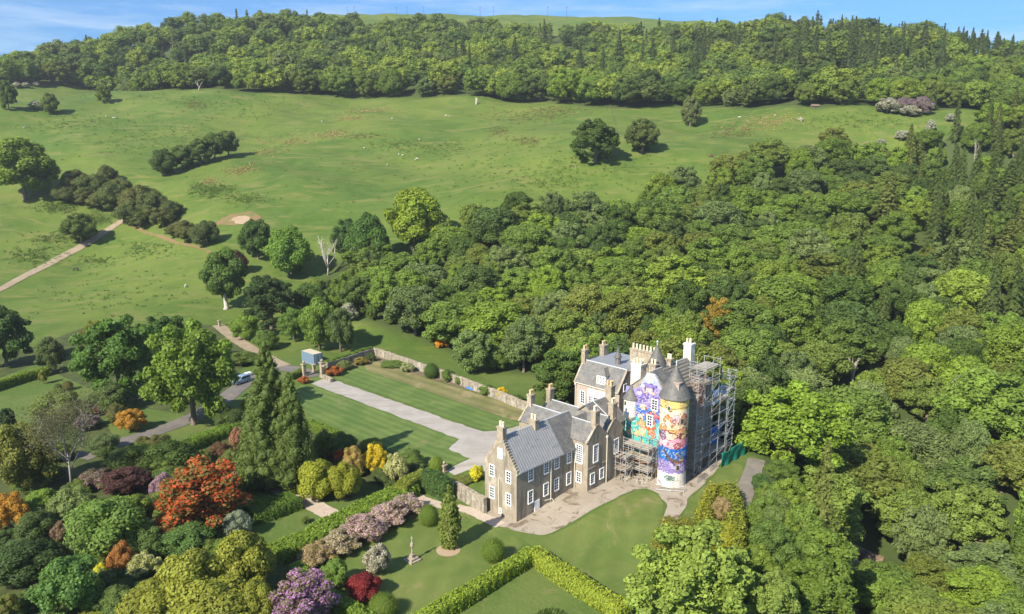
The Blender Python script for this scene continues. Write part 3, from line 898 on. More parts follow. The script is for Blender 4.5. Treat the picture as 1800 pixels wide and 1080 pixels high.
window('a', 13.1, -.85, 6.8, 1.1, 2.75, 3, 8); window('a', 13.1, -.85, 3.0, .85, 1.55, 2, 4)
window('b', -2.5, 15.0, 6.75, 1.0, 2.6, 3, 6); window('b', -2.5, 14.3, 2.85, .85, 1.55, 2, 4); window('b', -2.5, 16.65, 2.95, .85, 1.5, 2, 4)
window('b', -2.48, 20.3, 6.4, 1.0, 2.2, 3, 6)
downpipe('b', -2.5, 17.72, 1.0, 8.6)
part(MB().box(13.06, 17.7, -2.56, -2.3, 4.6, 4.72), "string_course", M['stone'])
# cross roof tying the two blocks, then the link block up to the keep
r = MB(); roof_slope(r, 'a', 15.4, 19.9, 1.4, 9.0, 3.0, 10.75); roof_slope(r, 'a', 15.4, 19.9, 4.6, 9.0, 3.0, 10.75)
part(r, "cross_roof", M['slate'])
lk = MB().prism([(-.7, .4), (7.0, .4), (7.0, 9.0), (3.1, 12.0), (-.7, 9.0)], 'x', 19.6, 25.4)
part(lk, "wall", M['harl'])
r = MB(); roof_slope(r, 'a', 19.3, 25.6, -.85, 8.88, 3.1, 12.0); roof_slope(r, 'a', 19.3, 25.6, 7.1, 8.88, 3.1, 12.0)
rf = part(r, "roof", M['slate']); MB().tube([(19.3, 3.1, 12.15), (25.4, 3.1, 12.15)], .11, 6).build("ridge_cap", M['leadcap'], rf)
MB().tube([(21.4, 3.1, 12.2), (22.3, -.8, 9.15)], .10, 6).build("hip_flashing", M['leadcap'], rf)
chimney(24.6, 25.7, 1.9, 3.1, 10.8, 14.2, [(24.9, 2.2), (25.3, 2.5), (24.9, 2.85), (25.4, 2.2)], 'stone', potmat='pot')
# --- mansion block with dormer and flat lead roof
mw = MB().prism([(31, .4), (42, .4), (42, 14.0), (33.3, 14.2), (31, 11.0)], 'y', 4.8, 14.6)
part(mw, "wall", M['pinkish'], label="pinkish mansion wall with a wide white window bay")
r = MB(); roof_slope(r, 'b', 5.1, 14.3, 30.8, 10.75, 33.35, 14.25)
rf = part(r, "roof", M['slate'])
MB().tube([(33.3, 5, 14.42), (33.3, 14.4, 14.42)], .13, 6).build("ridge_cap", M['leadcap'], rf)
part(MB().prism([(33.5, 14.16), (42.2, 13.95), (42.2, 14.12), (33.5, 14.33)], 'y', 5.2, 14.2), "flat_roof", M['lead'])
sk = MB()
for f in (4.76, 14.28): roof_slope(sk, 'b', f, f + .36, 30.75, 10.7, 33.4, 14.35, .22)
part(sk, "gable_coping", M['stone'])
chimney(32.8, 33.9, 13.9, 14.7, 13.0, 16.4, [(33.1, 14.3), (33.6, 14.3)], potmat='pot')
chimney(38.2, 39.4, 13.7, 14.7, 13.0, 16.2, [(38.5, 14.2), (39, 14.2)], potmat='pot')
chimney(38.9, 39.9, 2.4, 8.4, 12.0, 16.6, [(39.4, 2.8 + i * .74) for i in range(8)], ph=.9)
v = MB().lathe(35.6, 8.6, [(.55, 14.0), (.52, 15.4), (.75, 15.5), (.30, 16.4), (.05, 17.6)], 10); part(v, "roof_ventilator", M['slate_old'])
dm = MB().box(31.25, 33.0, 8.0, 9.9, 11.2, 13.05); dmo = part(dm, "dormer", M['white'])
for s in (8.35, 8.95, 9.55): window('a', 31.25, s, 12.15, .42, 1.2, 2, 4, dmo)
dr_ = MB().add([(31.05, 7.8, 13.05), (33.2, 7.8, 13.05), (33.2, 10.1, 13.05), (31.05, 10.1, 13.05), (32.0, 8.95, 14.2), (33.3, 8.95, 14.2)], [(0, 3, 2, 1), (0, 4, 3), (0, 1, 5, 4), (3, 4, 5, 2), (1, 2, 5)])
dr_.build("dormer_roof", M['slate'], dmo)
bay = part(MB().box(30.55, 31.02, 7.6, 11.3, 5.0, 9.9).box(30.45, 31.02, 7.5, 11.4, 9.9, 10.15), "window_bay", M['white'])
for s, w_ in ((8.25, .6), (9.45, .95), (10.65, .6)): window('a', 30.55, s, 7.9, w_, 2.2, 2, 5, bay)
window('a', 31, 12.8, 8.2, .85, 2.2, 2, 5); window('b', 4.8, 32.6, 11.4, .7, 1.1, 2, 3)
part(MB().tube([(30.75, 4.9, 10.72), (30.75, 14.6, 10.72)], .09, 6), "gutter", M['pipe'])
downpipe('a', 31, 14.4, 1.0, 10.3)

# --- the keep, its painted gable, turret and round tower
kp = MB().prism([(-9.6, .3), (-.8, .3), (-.8, 14.6), (-1.3, 14.6), (-5.3, 18.0), (-9.3, 14.6), (-9.6, 14.6)], 'x', 25.1, 37.0)
part(kp, "wall", M['harl'], label="shaded keep wall behind scaffolding")
r = MB(); roof_slope(r, 'a', 25.35, 36.6, -9.75, 14.45, -5.3, 18.05); roof_slope(r, 'a', 25.35, 36.6, -.9, 14.45, -5.3, 18.05)
rf = part(r, "roof", M['slate_old'], label="old slate keep roof laid with planks")
MB().tube([(25.4, -5.3, 18.2), (36.6, -5.3, 18.2)], .12, 6).build("ridge_cap", M['leadcap'], rf)
pk = MB()
q = np.array([-9.75, 14.45]); d = np.array([4.45, 3.6]); L = np.linalg.norm(d); d = d / L; nn = np.array([-d[1], d[0]])
for i in range(9):
    k = .35 + .6 * i; x0 = 27.5 + random.uniform(0, 1.5); x1 = 35.8 - random.uniform(0, 1.5)
    a = q + d * k + nn * .18; b = a + d * .32
    pk.prism([tuple(a), tuple(b), tuple(b + nn * .06), tuple(a + nn * .06)], 'x', x0, x1)
pk.build("roof_plank", M['oldplank'], rf)
chimney(35.6, 36.9, -6.0, -4.6, 16.6, 20.6, [(36.0, -5.6), (36.0, -5.0), (36.5, -5.3)], 'whitewash')
chimney(29.9, 30.7, -5.8, -4.8, 17.4, 19.2, [(30.3, -5.5), (30.3, -5.1)], 'stone')
chimney(25.6, 27.2, -3.0, -1.15, 13.5, 18.6, [(26.0, -2.7), (26.0, -2.1), (26.0, -1.5), (26.8, -2.7), (26.8, -2.1), (26.8, -1.5)], 'whitewash', potmat='potpale')
chimney(26.4, 27.2, -5.2, -4.0, 17.0, 18.9, [(26.8, -4.9), (26.8, -4.3)], 'stone')
# stair turret rising behind the ridge
t2 = part(MB().lathe(28.6, -4.0, [(1.25, 12.0), (1.3, 17.7), (1.6, 17.8), (1.6, 17.95)], 20), "stair_turret", M['harl'], smooth=False)
c2 = MB().lathe(28.6, -4.0, [(1.7, 17.9), (.9, 19.8), (.06, 21.6)], 20).build("turret_roof", M['slate_old'], t2)
MB().lathe(28.6, -4.0, [(.10, 21.5), (.10, 21.9), (.2, 22.05), (.05, 22.3)], 8).build("finial", M['leadcap'], t2)

def paint_material(name):
    m, n, l = mat_new(name)
    at = N(n, "ShaderNodeAttribute", attribute_name="paint")
    P = n.new("ShaderNodeTexCoord").outputs["Object"]
    c = mixrgb(n, l, noise(n, l, P, 2.5, 6, .7, .5), mixrgb(n, l, 1.0, at.outputs["Color"], (.80, .80, .80), 'MULTIPLY'), mixrgb(n, l, 1.0, at.outputs["Color"], (1.08, 1.08, 1.06), 'MULTIPLY'))
    bsdf(n, l, c, .85, .2, noise(n, l, P, 9, 4, .7), .25, .03)
    return m
M['mural'] = paint_material("mural_paint")
def s2l(c): return [((x / 255) / 12.92 if x / 255 <= .04045 else ((x / 255 + .055) / 1.055) ** 2.4) * .77 for x in c]
def paint(S, Z, bands, shapes, outline=.06):
    """flat painted shapes: S across, Z up; shapes are rotated ellipses with dark outlines"""
    C = np.zeros((len(S), 3))
    for (z0, c) in bands: C[Z >= z0 + .12 * np.sin(S * 3.1) + .1 * np.sin(S * 7.3 + z0)] = s2l(c)
    for sh in shapes:
        x, y, rx, ry, ro, c = sh[:6]
        cr, sr = math.cos(R(ro)), math.sin(R(ro))
        dx, dy = S - x, Z - y
        u = (dx * cr + dy * sr) / rx; v_ = (-dx * sr + dy * cr) / ry
        wob = 1 + .07 * np.sin(5 * np.arctan2(v_, u) + x * 7) + .05 * np.sin(9 * np.arctan2(v_, u) + y * 3)
        rr = np.hypot(u, v_) / wob
        e = outline / min(rx, ry) if len(sh) < 7 else 0
        C[rr < 1 + e] = s2l((45, 40, 60)) if e else C[rr < 1 + e]
        C[rr < 1] = s2l(c)
        if len(sh) < 7 and min(rx, ry) > .2:
            k_ = (rr < .86) & (np.sin(9 * v_ + 3 * np.sin(4 * u + x * 5)) > .35)
            C[k_] = C[k_] * .55 + np.array(s2l((235, 232, 225))) * .45
            k_ = (rr < .9) & (np.sin(11 * u + 4 * np.sin(3 * v_ + y * 3)) > .93)
            C[k_] = C[k_] * .45
    return C
gp = np.random.default_rng(77)
def scatter(zs, xs, n, rr, cols):
    return [(gp.uniform(*xs), gp.uniform(*zs), gp.uniform(*rr), gp.uniform(*rr) * .6, gp.uniform(0, 180), cols[gp.integers(len(cols))]) for _ in range(n)]
# round tower (abstract colour bands and rounded shapes)
TCX, TCY, TR = 24.95, -9.9, 2.18
nth, nz_t = 150, 190
th = np.linspace(0, 2 * math.pi, nth, endpoint=False); zz = np.linspace(.4, 15.3, nz_t)
T_, Z_ = np.meshgrid(th, zz)
batter = TR + .10 * sstep((2.2 - Z_) / 2.0)
Vt = np.c_[(TCX + batter * np.cos(T_)).ravel(), (TCY + batter * np.sin(T_)).ravel(), Z_.ravel()]
k = np.arange((nz_t - 1) * nth); r_ = k // nth; c_ = k % nth
Ft = np.c_[r_ * nth + c_, r_ * nth + (c_ + 1) % nth, (r_ + 1) * nth + (c_ + 1) % nth, (r_ + 1) * nth + c_]
ang = (T_.ravel() - R(211.5) + math.pi) % (2 * math.pi) - math.pi
S_ = ang * TR
bands = [(-5, (236, 230, 215)), (3.4, (150, 130, 190)), (5.4, (40, 110, 190)), (7.6, (225, 160, 175)), (9.1, (120, 85, 70)), (10.1, (232, 190, 120)), (10.9, (238, 222, 190)), (13.7, (238, 212, 125))]
shapes = [(-.3, 2.6, 1.35, .72, -4, (225, 232, 222)), (-.3, 2.6, .80, .46, -4, (125, 155, 140)), (-.2, 2.65, .38, .26, 20, (70, 95, 90)), (.9, 1.7, .8, .5, 20, (240, 225, 205)),
          (-2.0, 4.4, .9, .55, 60, (165, 150, 205)), (-1.0, 4.9, 1.0, .45, 20, (120, 100, 170)), (.3, 4.6, .9, .4, -30, (175, 160, 210)), (1.9, 4.2, .9, .5, 100, (190, 170, 215)), (1.2, 5.4, .8, .35, 15, (190, 120, 70)),
          (-1.2, 6.6, 1.1, .8, 30, (35, 120, 205)), (.5, 6.3, .9, .9, 80, (30, 100, 190)), (-.6, 6.1, 1.6, .20, -52, (95, 80, 80)), (1.4, 6.2, .8, .3, -20, (70, 80, 110)), (2.2, 6.6, .7, .6, 10, (50, 130, 205)), (0.2, 5.6, 1.2, .2, -18, (110, 90, 80)),
          (-1.6, 8.3, 1.1, .55, 15, (240, 190, 195)), (.2, 8.0, 1.0, .55, -10, (235, 170, 180)), (.7, 7.9, .55, .52, 0, (170, 45, 60)), (.6, 8.05, .22, .16, 0, (230, 140, 140)), (1.8, 8.6, .8, .35, 40, (225, 120, 130)), (-.2, 9.3, .9, .3, 10, (205, 60, 90)),
          (-.7, 9.5, .9, .55, -25, (238, 205, 175)), (.5, 9.7, .8, .4, 35, (225, 185, 150)), (-1.8, 9.5, .6, .9, 10, (120, 85, 130)), (1.9, 9.6, .8, .35, 30, (235, 190, 110)),
          (-.7, 11.5, .95, 1.35, 25, (214, 122, 62)), (-.75, 11.2, .45, .85, 25, (240, 222, 185)), (1.5, 11.6, .75, 1.5, -12, (205, 110, 55)), (1.35, 11.5, .35, .9, -12, (242, 226, 190)), (.3, 12.2, .55, .75, -20, (225, 185, 190)), (.1, 11.9, .3, .4, 0, (150, 80, 90)), (.3, 10.9, 1.9, .32, 12, (236, 205, 160)), (-1.9, 10.6, .8, .5, 10, (220, 135, 70)), (1.3, 10.3, 1.1, .3, 15, (220, 150, 80)),
          (1.2, 14.6, .45, .38, 0, (225, 190, 95)), (-1.2, 14.4, .3, .5, 0, (190, 160, 80)), (0, 13.9, 2.6, .08, 2, (205, 175, 100))]
shapes += scatter((3.4, 5.4), (-3, 3), 26, (.08, .28), [(160, 140, 200), (120, 100, 165), (210, 195, 225)]) + scatter((5.4, 7.6), (-3, 3), 20, (.08, .26), [(60, 140, 210), (30, 80, 160), (200, 190, 120)]) + scatter((7.7, 9.1), (-3, 3), 18, (.08, .24), [(240, 200, 205), (200, 90, 110)]) + scatter((10.6, 13.8), (-3, 3), 22, (.08, .24), [(240, 225, 190), (225, 160, 100), (235, 205, 160), (190, 110, 70)]) + scatter((13.9, 15.2), (-3, 3), 8, (.1, .25), [(225, 195, 105), (240, 222, 160)]) + scatter((9.2, 10.6), (-3, 3), 20, (.08, .26), [(240, 215, 170), (140, 80, 60)]) + scatter((1.2, 1.9), (-2.6, -1.4), 5, (.12, .3), [(150, 125, 190)])
Ct = paint(S_, Z_.ravel(), bands, shapes, .032)
me = np_mesh("round_tower", Vt, Ft, [M['mural']], colors={"paint": Ct}, smooth=True)
tow = link(bpy.data.objects.new("round_tower", me), castle); tow["label"] = "round tower painted with bright coloured shapes"
cone = MB().lathe(TCX, TCY, [(2.30, 15.1), (2.48, 15.22), (2.46, 15.34), (1.55, 17.2), (.75, 18.85), (.10, 20.1)], 28).build("tower_roof", M['slate_old'], tow)
MB().lathe(TCX, TCY, [(.12, 20.0), (.09, 20.5), (.16, 20.6), (.03, 21.0)], 8).build("finial", M['leadcap'], tow)
dq = MB()
ax, ay = math.cos(R(222)), math.sin(R(222))
dq.box(TCX + 1.0 * ax - .5, TCX + 1.0 * ax + .4, TCY + 1.35 * ay - .45, TCY + 1.35 * ay + .45, 16.2, 17.7)
dq.box(TCX + 1.0 * ax - .6, TCX + 1.0 * ax + .5, TCY + 1.35 * ay - .55, TCY + 1.35 * ay + .55, 17.7, 17.85)
dq.build("roof_chimney", M['pinkish'], tow)
for aa, z_, w_, h_ in ((190, 13.9, .3, .5), (245, 11.9, .45, .7), (235, 4.4, .4, .7)):
    f = MB(); cx, cy = TCX + (TR) * math.cos(R(aa)), TCY + TR * math.sin(R(aa))
    tx, ty = -math.sin(R(aa)), math.cos(R(aa)); nx2, ny2 = math.cos(R(aa)), math.sin(R(aa))
    def slab(w0, h0, d0, d1):
        return [(cx + tx * s * w0 + nx2 * d, cy + ty * s * w0 + ny2 * d, z_ + h0 * u) for d in (d0, d1) for s, u in ((-1, -1), (1, -1), (1, 1), (-1, 1))]
    BF = [(0, 1, 2, 3), (7, 6, 5, 4), (0, 4, 5, 1), (1, 5, 6, 2), (2, 6, 7, 3), (3, 7, 4, 0)]
    fo = MB().add(slab(w_ / 2 + .14, h_ / 2 + .14, -.1, .05), BF).build("window", M['stone'], tow)
    MB().add(slab(w_ / 2, h_ / 2, -.1, .07), BF).build("pane", M['glass'], fo)
# painted gable wall
GA = 24.9
gs = np.arange(-8.6, -.79, .065); gz = np.arange(.5, 17.95, .075)
S2, Z2 = np.meshgrid(gs, gz)
top = np.where(S2 > -3.0, 14.75, np.where(S2 > -4.7, 14.9 + (-3.0 - S2) / 1.7 * 2.9, np.where(S2 > -6.1, 17.85, 17.8 - (-6.1 - S2) / 1.5 * 2.1)))
top = np.minimum(top, np.floor(top / .42) * .42 + .3)
Zc = np.minimum(Z2, top)
Vg = np.concatenate([np.c_[np.full(S2.size, GA), S2.ravel(), Zc.ravel()], np.c_[np.full(S2.size, GA + .55), S2.ravel(), Zc.ravel()]])
ng, nh = len(gs), len(gz); k = np.arange((nh - 1) * (ng - 1)); r_ = k // (ng - 1); c_ = k % (ng - 1); q0 = r_ * ng + c_
live = (Zc.ravel()[q0 + ng] - Zc.ravel()[q0] + Zc.ravel()[q0 + ng + 1] - Zc.ravel()[q0 + 1]) > 1e-6
q0 = q0[live]
Fa = np.c_[q0, q0 + ng, q0 + ng + 1, q0 + 1]; Fb = Fa[:, ::-1] + S2.size
lastrow = (nh - 1) * ng + np.arange(ng - 1)
Fc = np.c_[lastrow, lastrow + S2.size, lastrow + 1 + S2.size, lastrow + 1]
left = np.arange(nh - 1) * ng + ng - 1
Fd = np.c_[left, left + ng, left + ng + S2.size, left + S2.size]
X_ = -(S2 + .8)          # 0 at the left edge, growing to the right
bands = [(-5, (190, 150, 110)), (3.5, (150, 190, 170)), (5.6, (90, 190, 180)), (10.0, (95, 135, 200)), (12.0, (160, 150, 212)), (15.2, (178, 178, 216)), (16.9, (196, 204, 214))]
sh = [(1.5, 8.6, 2.2, 1.1, 10, (70, 180, 170)), (.9, 7.2, .7, .5, 0, (200, 220, 180)), (2.6, 7.4, .8, .5, 30, (235, 190, 110)), (3.4, 8.0, .9, .6, 60, (240, 205, 140)), (3.3, 9.2, .7, .6, 0, (235, 160, 90)),
      (4.9, 9.6, .95, 1.5, 0, (205, 100, 60)), (5.2, 8.0, .7, .8, 20, (215, 115, 70)), (6.6, 8.4, .6, 1.6, 0, (110, 195, 195)), (6.6, 5.6, .5, 1.4, 5, (190, 205, 160)), (5.0, 5.2, .9, .7, 10, (220, 150, 90)), (3.3, 5.6, .8, .5, 10, (235, 200, 130)),
      (2.6, 11.3, .9, .8, 20, (45, 100, 200)), (3.4, 12.1, .6, .5, 0, (240, 200, 160)), (2.9, 10.4, .5, .4, 0, (245, 220, 180)), (4.2, 11.0, .8, .5, -30, (40, 90, 190)), (5.6, 11.2, 1.1, .35, -15, (190, 70, 80)), (6.9, 11.0, .5, .5, 0, (120, 60, 90)),
      (3.0, 13.4, 1.1, .7, 20, (120, 95, 185)), (4.4, 13.4, 1.1, .55, -10, (165, 150, 215)), (5.9, 13.6, .9, .7, 15, (125, 105, 190)), (2.6, 14.3, .6, .4, 30, (190, 175, 225)), (4.4, 14.9, 1.25, .62, 3, (235, 190, 175)), (4.4, 14.35, .9, .22, 0, (150, 130, 205)), (4.3, 15.8, 1.5, .34, 5, (110, 90, 180)), (5.9, 15.2, .6, .5, 0, (160, 140, 210)), (4.4, 16.7, .9, .5, 8, (190, 215, 225)), (4.1, 17.2, .5, .3, 0, (240, 215, 200)), (3.2, 15.6, .4, .35, 0, (205, 205, 225))]
sh += scatter((12.2, 15.4), (2.2, 7), 44, (.08, .26), [(170, 135, 210), (105, 85, 175), (200, 190, 230)]) + scatter((9.8, 12), (1.8, 7), 30, (.08, .26), [(70, 105, 205), (235, 185, 110), (240, 215, 170), (180, 70, 80)]) + scatter((5.8, 9.6), (.2, 7), 34, (.08, .26), [(90, 165, 160), (205, 225, 190), (240, 205, 130), (120, 210, 200)]) + scatter((3, 5.8), (2, 7), 24, (.08, .3), [(200, 140, 90), (230, 200, 150), (150, 110, 90)])
Cg = paint(X_.ravel(), Zc.ravel(), bands, sh, .035)
stone_edge = (top - Zc).ravel() < .01
Cg2 = np.concatenate([Cg, np.full_like(Cg, .3)])
me = np_mesh("painted_gable", Vg, [np.concatenate([Fa, Fb]), Fc, Fd], [M['mural']], colors={"paint": Cg2})
gab = link(bpy.data.objects.new("painted_gable", me), castle); gab["label"] = "stepped gable wall painted with swirling coloured shapes"
window('a', GA, -6.35, 12.95, .95, 1.6, 2, 4, gab); window('a', GA, -5.55, 10.15, .85, 1.7, 2, 4, gab)
tur = part(MB().lathe(24.95, -1.8, [(.15, 9.0), (.75, 9.6), (1.12, 10.1), (1.12, 12.9), (1.28, 12.95), (1.28, 13.0)], 22), "corner_turret", M['whitewash'], label="small white corner turret with a slate cone")
MB().lathe(24.95, -1.8, [(1.32, 12.98), (.62, 14.2), (.05, 15.2)], 22).build("turret_roof", M['slate_old'], tur)
f = MB().box(23.78, 23.95, -1.75, -1.35, 12.0, 12.7).build("window", M['stone'], tur); MB().box(23.74, 23.9, -1.68, -1.42, 12.08, 12.62).build("pane", M['glass'], f)

# ------------------------------------------------------------------ scaffolds, each a thing standing against the castle
def scaffold(label, a0, a1, b0, b1, z0, lifts, na, nb, rail=1.0, rust=.15, deck_full=True, seed=1, skip=()):
    g = np.random.default_rng(seed)
    base = W((a0 + a1) / 2, (b0 + b1) / 2, z0)
    e = empty("scaffold", base, TH, label, "scaffold", "scaffolds around the castle")
    off = ((a0 + a1) / 2, (b0 + b1) / 2, z0)
    A = np.linspace(a0, a1, na); B = np.linspace(b0, b1, nb)
    rr = .058
    def pole(nm, p, q, r=rr):
        m = M['rusty'] if g.uniform() < rust else M['steel']
        MB().tube([p, q], r, 5).build(nm, m, e, off)
    for x in A:
        for y in B:
            if na > 2 and nb > 2 and x not in (a0, a1) and y not in (b0, b1): continue
            pole("standard", (x, y, z0), (x, y, lifts[-1] + rail + g.uniform(0, .5)))
    for i, z in enumerate(lifts):
        for y in B:
            pole("ledger", (a0 - .25, y, z - .08), (a1 + .25, y, z - .08), .04)
        for x in A:
            pole("transom", (x, b0 - .25, z - .14), (x, b1 + .25, z - .14), .04)
        for hh in ((.5, 1.0) if lifts[-1] < 12 or lifts[-1] > 13 else ()):
            pole("guard_rail", (a0 - .2, b0, z + hh), (a1 + .2, b0, z + hh), .036)
            pole("guard_rail", (a0, b0 - .2, z + hh), (a0, b1 + .2, z + hh), .036)
            if hh == 1.0: pole("guard_rail", (a1, b0 - .2, z + hh), (a1, b1 + .2, z + hh), .036)
        nbd = max(2, int((b1 - b0) / .3)); long_a = (a1 - a0) >= (b1 - b0)
        bd = MB(); k = int(((b1 - b0) if long_a else (a1 - a0)) / .27)
        for j in range(k):
            if g.uniform() < (.12 if deck_full else .35): continue
            t = .27 * j + .02; dz = g.uniform(0, .03); ex = g.uniform(-.2, .3)
            if long_a: bd.box(a0 - ex, a1 + g.uniform(-.1, .3), b0 + t, b0 + t + .23, z + dz, z + .05 + dz)
            else: bd.box(a0 + t, a0 + t + .23, b0 - ex, b1 + g.uniform(-.1, .3), z + dz, z + .05 + dz)
        if bd.v: bd.build("deck", M['board'], e, off)
    zs = [z0] + list(lifts)
    for i in range(len(zs) - 1):
        if i % 2 == 0: pole("brace", (a0, b0 - .04, zs[i]), (a1, b0 - .04, zs[i + 1]), .036)
        else: pole("brace", (a0 - .04, b1, zs[i]), (a0 - .04, b0, zs[i + 1]), .036)
    return e, off
scaffold("silvery pole scaffold with plank decks against the painted gable", 22.2, 24.5, -7.3, -1.0, .9, [2.7, 4.4, 6.3], 3, 5, rust=.2, seed=3)
scaffold("lower bay of pole scaffold in front of the brown gable beside the tower", 19.9, 21.9, -4.7, -2.75, .9, [2.9, 4.9], 2, 3, rust=.2, seed=4)
scaffold("slim scaffold tower of many lifts just right of the round tower", 29.0, 30.7, -11.5, -10.2, .9, [2.4 + 1.32 * i for i in range(12)], 2, 2, rust=.55, seed=5)
scaffold("high roof scaffold with plank decks and rails beside the white chimney", 32.2, 36.6, -10.9, -8.0, 12.6, [15.4, 17.9], 3, 2, rust=.1, seed=6)
scaffold("long run of scaffold lifts along the shaded castle wall", 31.4, 39.0, -11.3, -10.1, .9, [3.4, 5.6, 7.8, 10.0, 12.2], 4, 2, rust=.15, seed=8, deck_full=False)
scaffold("far scaffold tower at the rear corner of the castle", 39.4, 41.4, -11.3, -9.9, 1.0, [3.0 + 2.0 * i for i in range(7)], 2, 2, rust=.1, seed=7, deck_full=False)
def sheet_thing(name, label, cat, a0, a1, b, z0, z1, mat, sag=.2, seed=0):
    g = np.random.default_rng(seed); nx_, nz_ = 18, 10
    A, Zq = np.meshgrid(np.linspace(a0, a1, nx_), np.linspace(z0, z1, nz_))
    Y = b + sag * np.sin(A * 2.3 + seed) * (.4 + .6 * np.sin(Zq * 1.7)) + g.normal(0, .03, A.shape)
    Zq = Zq + .12 * np.sin(A * 1.3)
    w = [W(x, y, z) for x, y, z in zip(A.ravel(), Y.ravel(), Zq.ravel())]
    c = W((a0 + a1) / 2, b, z0)
    k = np.arange((nz_ - 1) * (nx_ - 1)); r_ = k // (nx_ - 1); c_ = k % (nx_ - 1); q = r_ * nx_ + c_
    o = link(bpy.data.objects.new(name, np_mesh(name, np.array(w) - c, np.c_[q, q + 1, q + nx_ + 1, q + nx_], [mat], smooth=True)))
    o.location = c
    so = o.modifiers.new("thickness", 'SOLIDIFY'); so.thickness = .03
    return tag(o, label, cat)
sheet_thing("tarpaulin", "bright blue tarpaulin hung low inside the rear scaffold", "tarpaulin", 36.6, 40.2, -9.9, 3.6, 6.8, M['bluesheet'], .25, 3)
sheet_thing("tarpaulin", "pale blue sheeting high on the rear scaffold", "tarpaulin", 37.2, 41, -9.75, 10.5, 13.2, M['palesheet'], .3, 5)
sheet_thing("site_netting", "dark green site netting fence right of the scaffolding", "netting", 35.2, 44.5, -12.9, .7, 3.5, M['greennet'], .3, 7)
sheet_thing("red_boarding", "reddish timber boarding under the high roof scaffold", "boarding", 32.2, 34.0, -9.75, 12.2, 15.2, M['redwood'], .05, 9)
sheet_thing("tarpaulin", "narrow blue sheet hanging in the lower bay of front scaffold", "tarpaulin", 21.2, 22.0, -2.62, 1.4, 4.6, M['bluesheet'], .1, 11)

# ------------------------------------------------------------------ roads, drive, lawns (thin sheets laid on the ground)
from mathutils.geometry import delaunay_2d_cdt
def smooth_poly(P, it=2, closed=True):
    P = [np.array(p, float) for p in P]
    for _ in range(it):
        Q = []
        n = len(P)
        for i in range(n if closed else n - 1):
            a, b = P[i], P[(i + 1) % n]
            Q += [a * .75 + b * .25, a * .25 + b * .75]
        P = ([P[0]] + Q + [P[-1]]) if not closed else Q
    return P
def drape(name, poly, mat, off, step=1.6, kind="structure", wob=0.0):
    """sheet over the terrain; poly in world xy"""
    pl = [np.array(p[:2], float) for p in poly]
    dens = []
    for a, b in zip(pl, pl[1:] + pl[:1]):
        n = max(1, int(np.linalg.norm(b - a) / step))
        for i in range(n): dens.append(a + (b - a) * i / n)
    if wob:
        g = np.random.default_rng(len(dens)); dens = [p + g.normal(0, wob, 2) for p in dens]
    D = np.array(dens); lo, hi = D.min(0), D.max(0)
    gx, gy = np.meshgrid(np.arange(lo[0], hi[0], step), np.arange(lo[1], hi[1], step))
    G_ = np.c_[gx.ravel(), gy.ravel()]
    G_ = G_[poly_sd([tuple(p) for p in D], G_[:, 0], G_[:, 1]) < -step * .4]
    vv = [Vector(p) for p in np.concatenate([D, G_])]
    res = delaunay_2d_cdt(vv, [], [list(range(len(D)))], 1, 1e-4)
    V = np.array([(p.x, p.y) for p in res[0]]); F = [f for f in res[2] if len(f) == 3]
    z = hgt(V[:, 0], V[:, 1]) + off
    F = np.array(F, np.int32)
    a, b, c = V[F[:, 0]], V[F[:, 1]], V[F[:, 2]]
    fl = ((b - a)[:, 0] * (c - a)[:, 1] - (b - a)[:, 1] * (c - a)[:, 0]) < 0
    F[fl] = F[fl][:, ::-1]
    o = link(bpy.data.objects.new(name, np_mesh(name, np.c_[V, z], F, [mat], smooth=True)))
    return tag(o, kind=kind)
def gpoly(px, it=0):
    P = [ground(x, y)[:2] for x, y in px]
    return smooth_poly(P, it) if it else P
def strip(name, px, width, mat, off, step=1.2, wob=.06):
    P = smooth_poly([ground(x, y)[:2] for x, y in px], 3, closed=False)
    L, Rr = [], []
    for i, p in enumerate(P):
        d = P[min(i + 1, len(P) - 1)] - P[max(i - 1, 0)]; d = d / (np.linalg.norm(d) + 1e-9)
        n = np.array([-d[1], d[0]]) * width / 2
        L.append(p + n); Rr.append(p - n)
    return drape(name, L + Rr[::-1], mat, off, step, wob=wob)
def ground_mat(name, a, b, c=None, sc=.5, clo=.55, chi=.7, bump=.4):
    m, n, l = mat_new(name)
    P = n.new("ShaderNodeNewGeometry").outputs["Position"]
    k = mixrgb(n, l, noise(n, l, P, sc, 6, .65, .5, .32, .68), a, b)
    if c: k = mixrgb(n, l, noise(n, l, P, sc * 1.7, 7, .72, .8, clo, chi), k, c)
    k = mixrgb(n, l, noise(n, l, P, 3.2, 5, .75), mixrgb(n, l, 1.0, k, (.84, .84, .84), 'MULTIPLY'), mixrgb(n, l, 1.0, k, (1.15, 1.15, 1.15), 'MULTIPLY'))
    bsdf(n, l, k, .95, .12, noise(n, l, P, 4, 5, .8), bump, .06)
    return m
def gravel_mat():
    m, n, l = mat_new("drive_gravel")
    P = n.new("ShaderNodeNewGeometry").outputs["Position"]
    k = mixrgb(n, l, noise(n, l, P, .22, 6, .7, .6, .35, .68), (.285, .26, .225), (.35, .32, .28))
    tr = noise(n, l, mapping(n, l, P, (.10, .75, .3), (0, 0, -TH)), 1.0, 4, .6, .2, .54, .66)
    k = mixrgb(n, l, tr, k, (.265, .24, .20))
    k = mixrgb(n, l, noise(n, l, P, .55, 7, .75, .8, .62, .70), k, (.20, .20, .10))
    k = mixrgb(n, l, noise(n, l, P, 3.5, 5, .75), mixrgb(n, l, 1.0, k, (.85, .85, .85), 'MULTIPLY'), mixrgb(n, l, 1.0, k, (1.14, 1.14, 1.14), 'MULTIPLY'))
    bsdf(n, l, k, .95, .12, noise(n, l, P, 4, 5, .8), .4, .05)
    return m
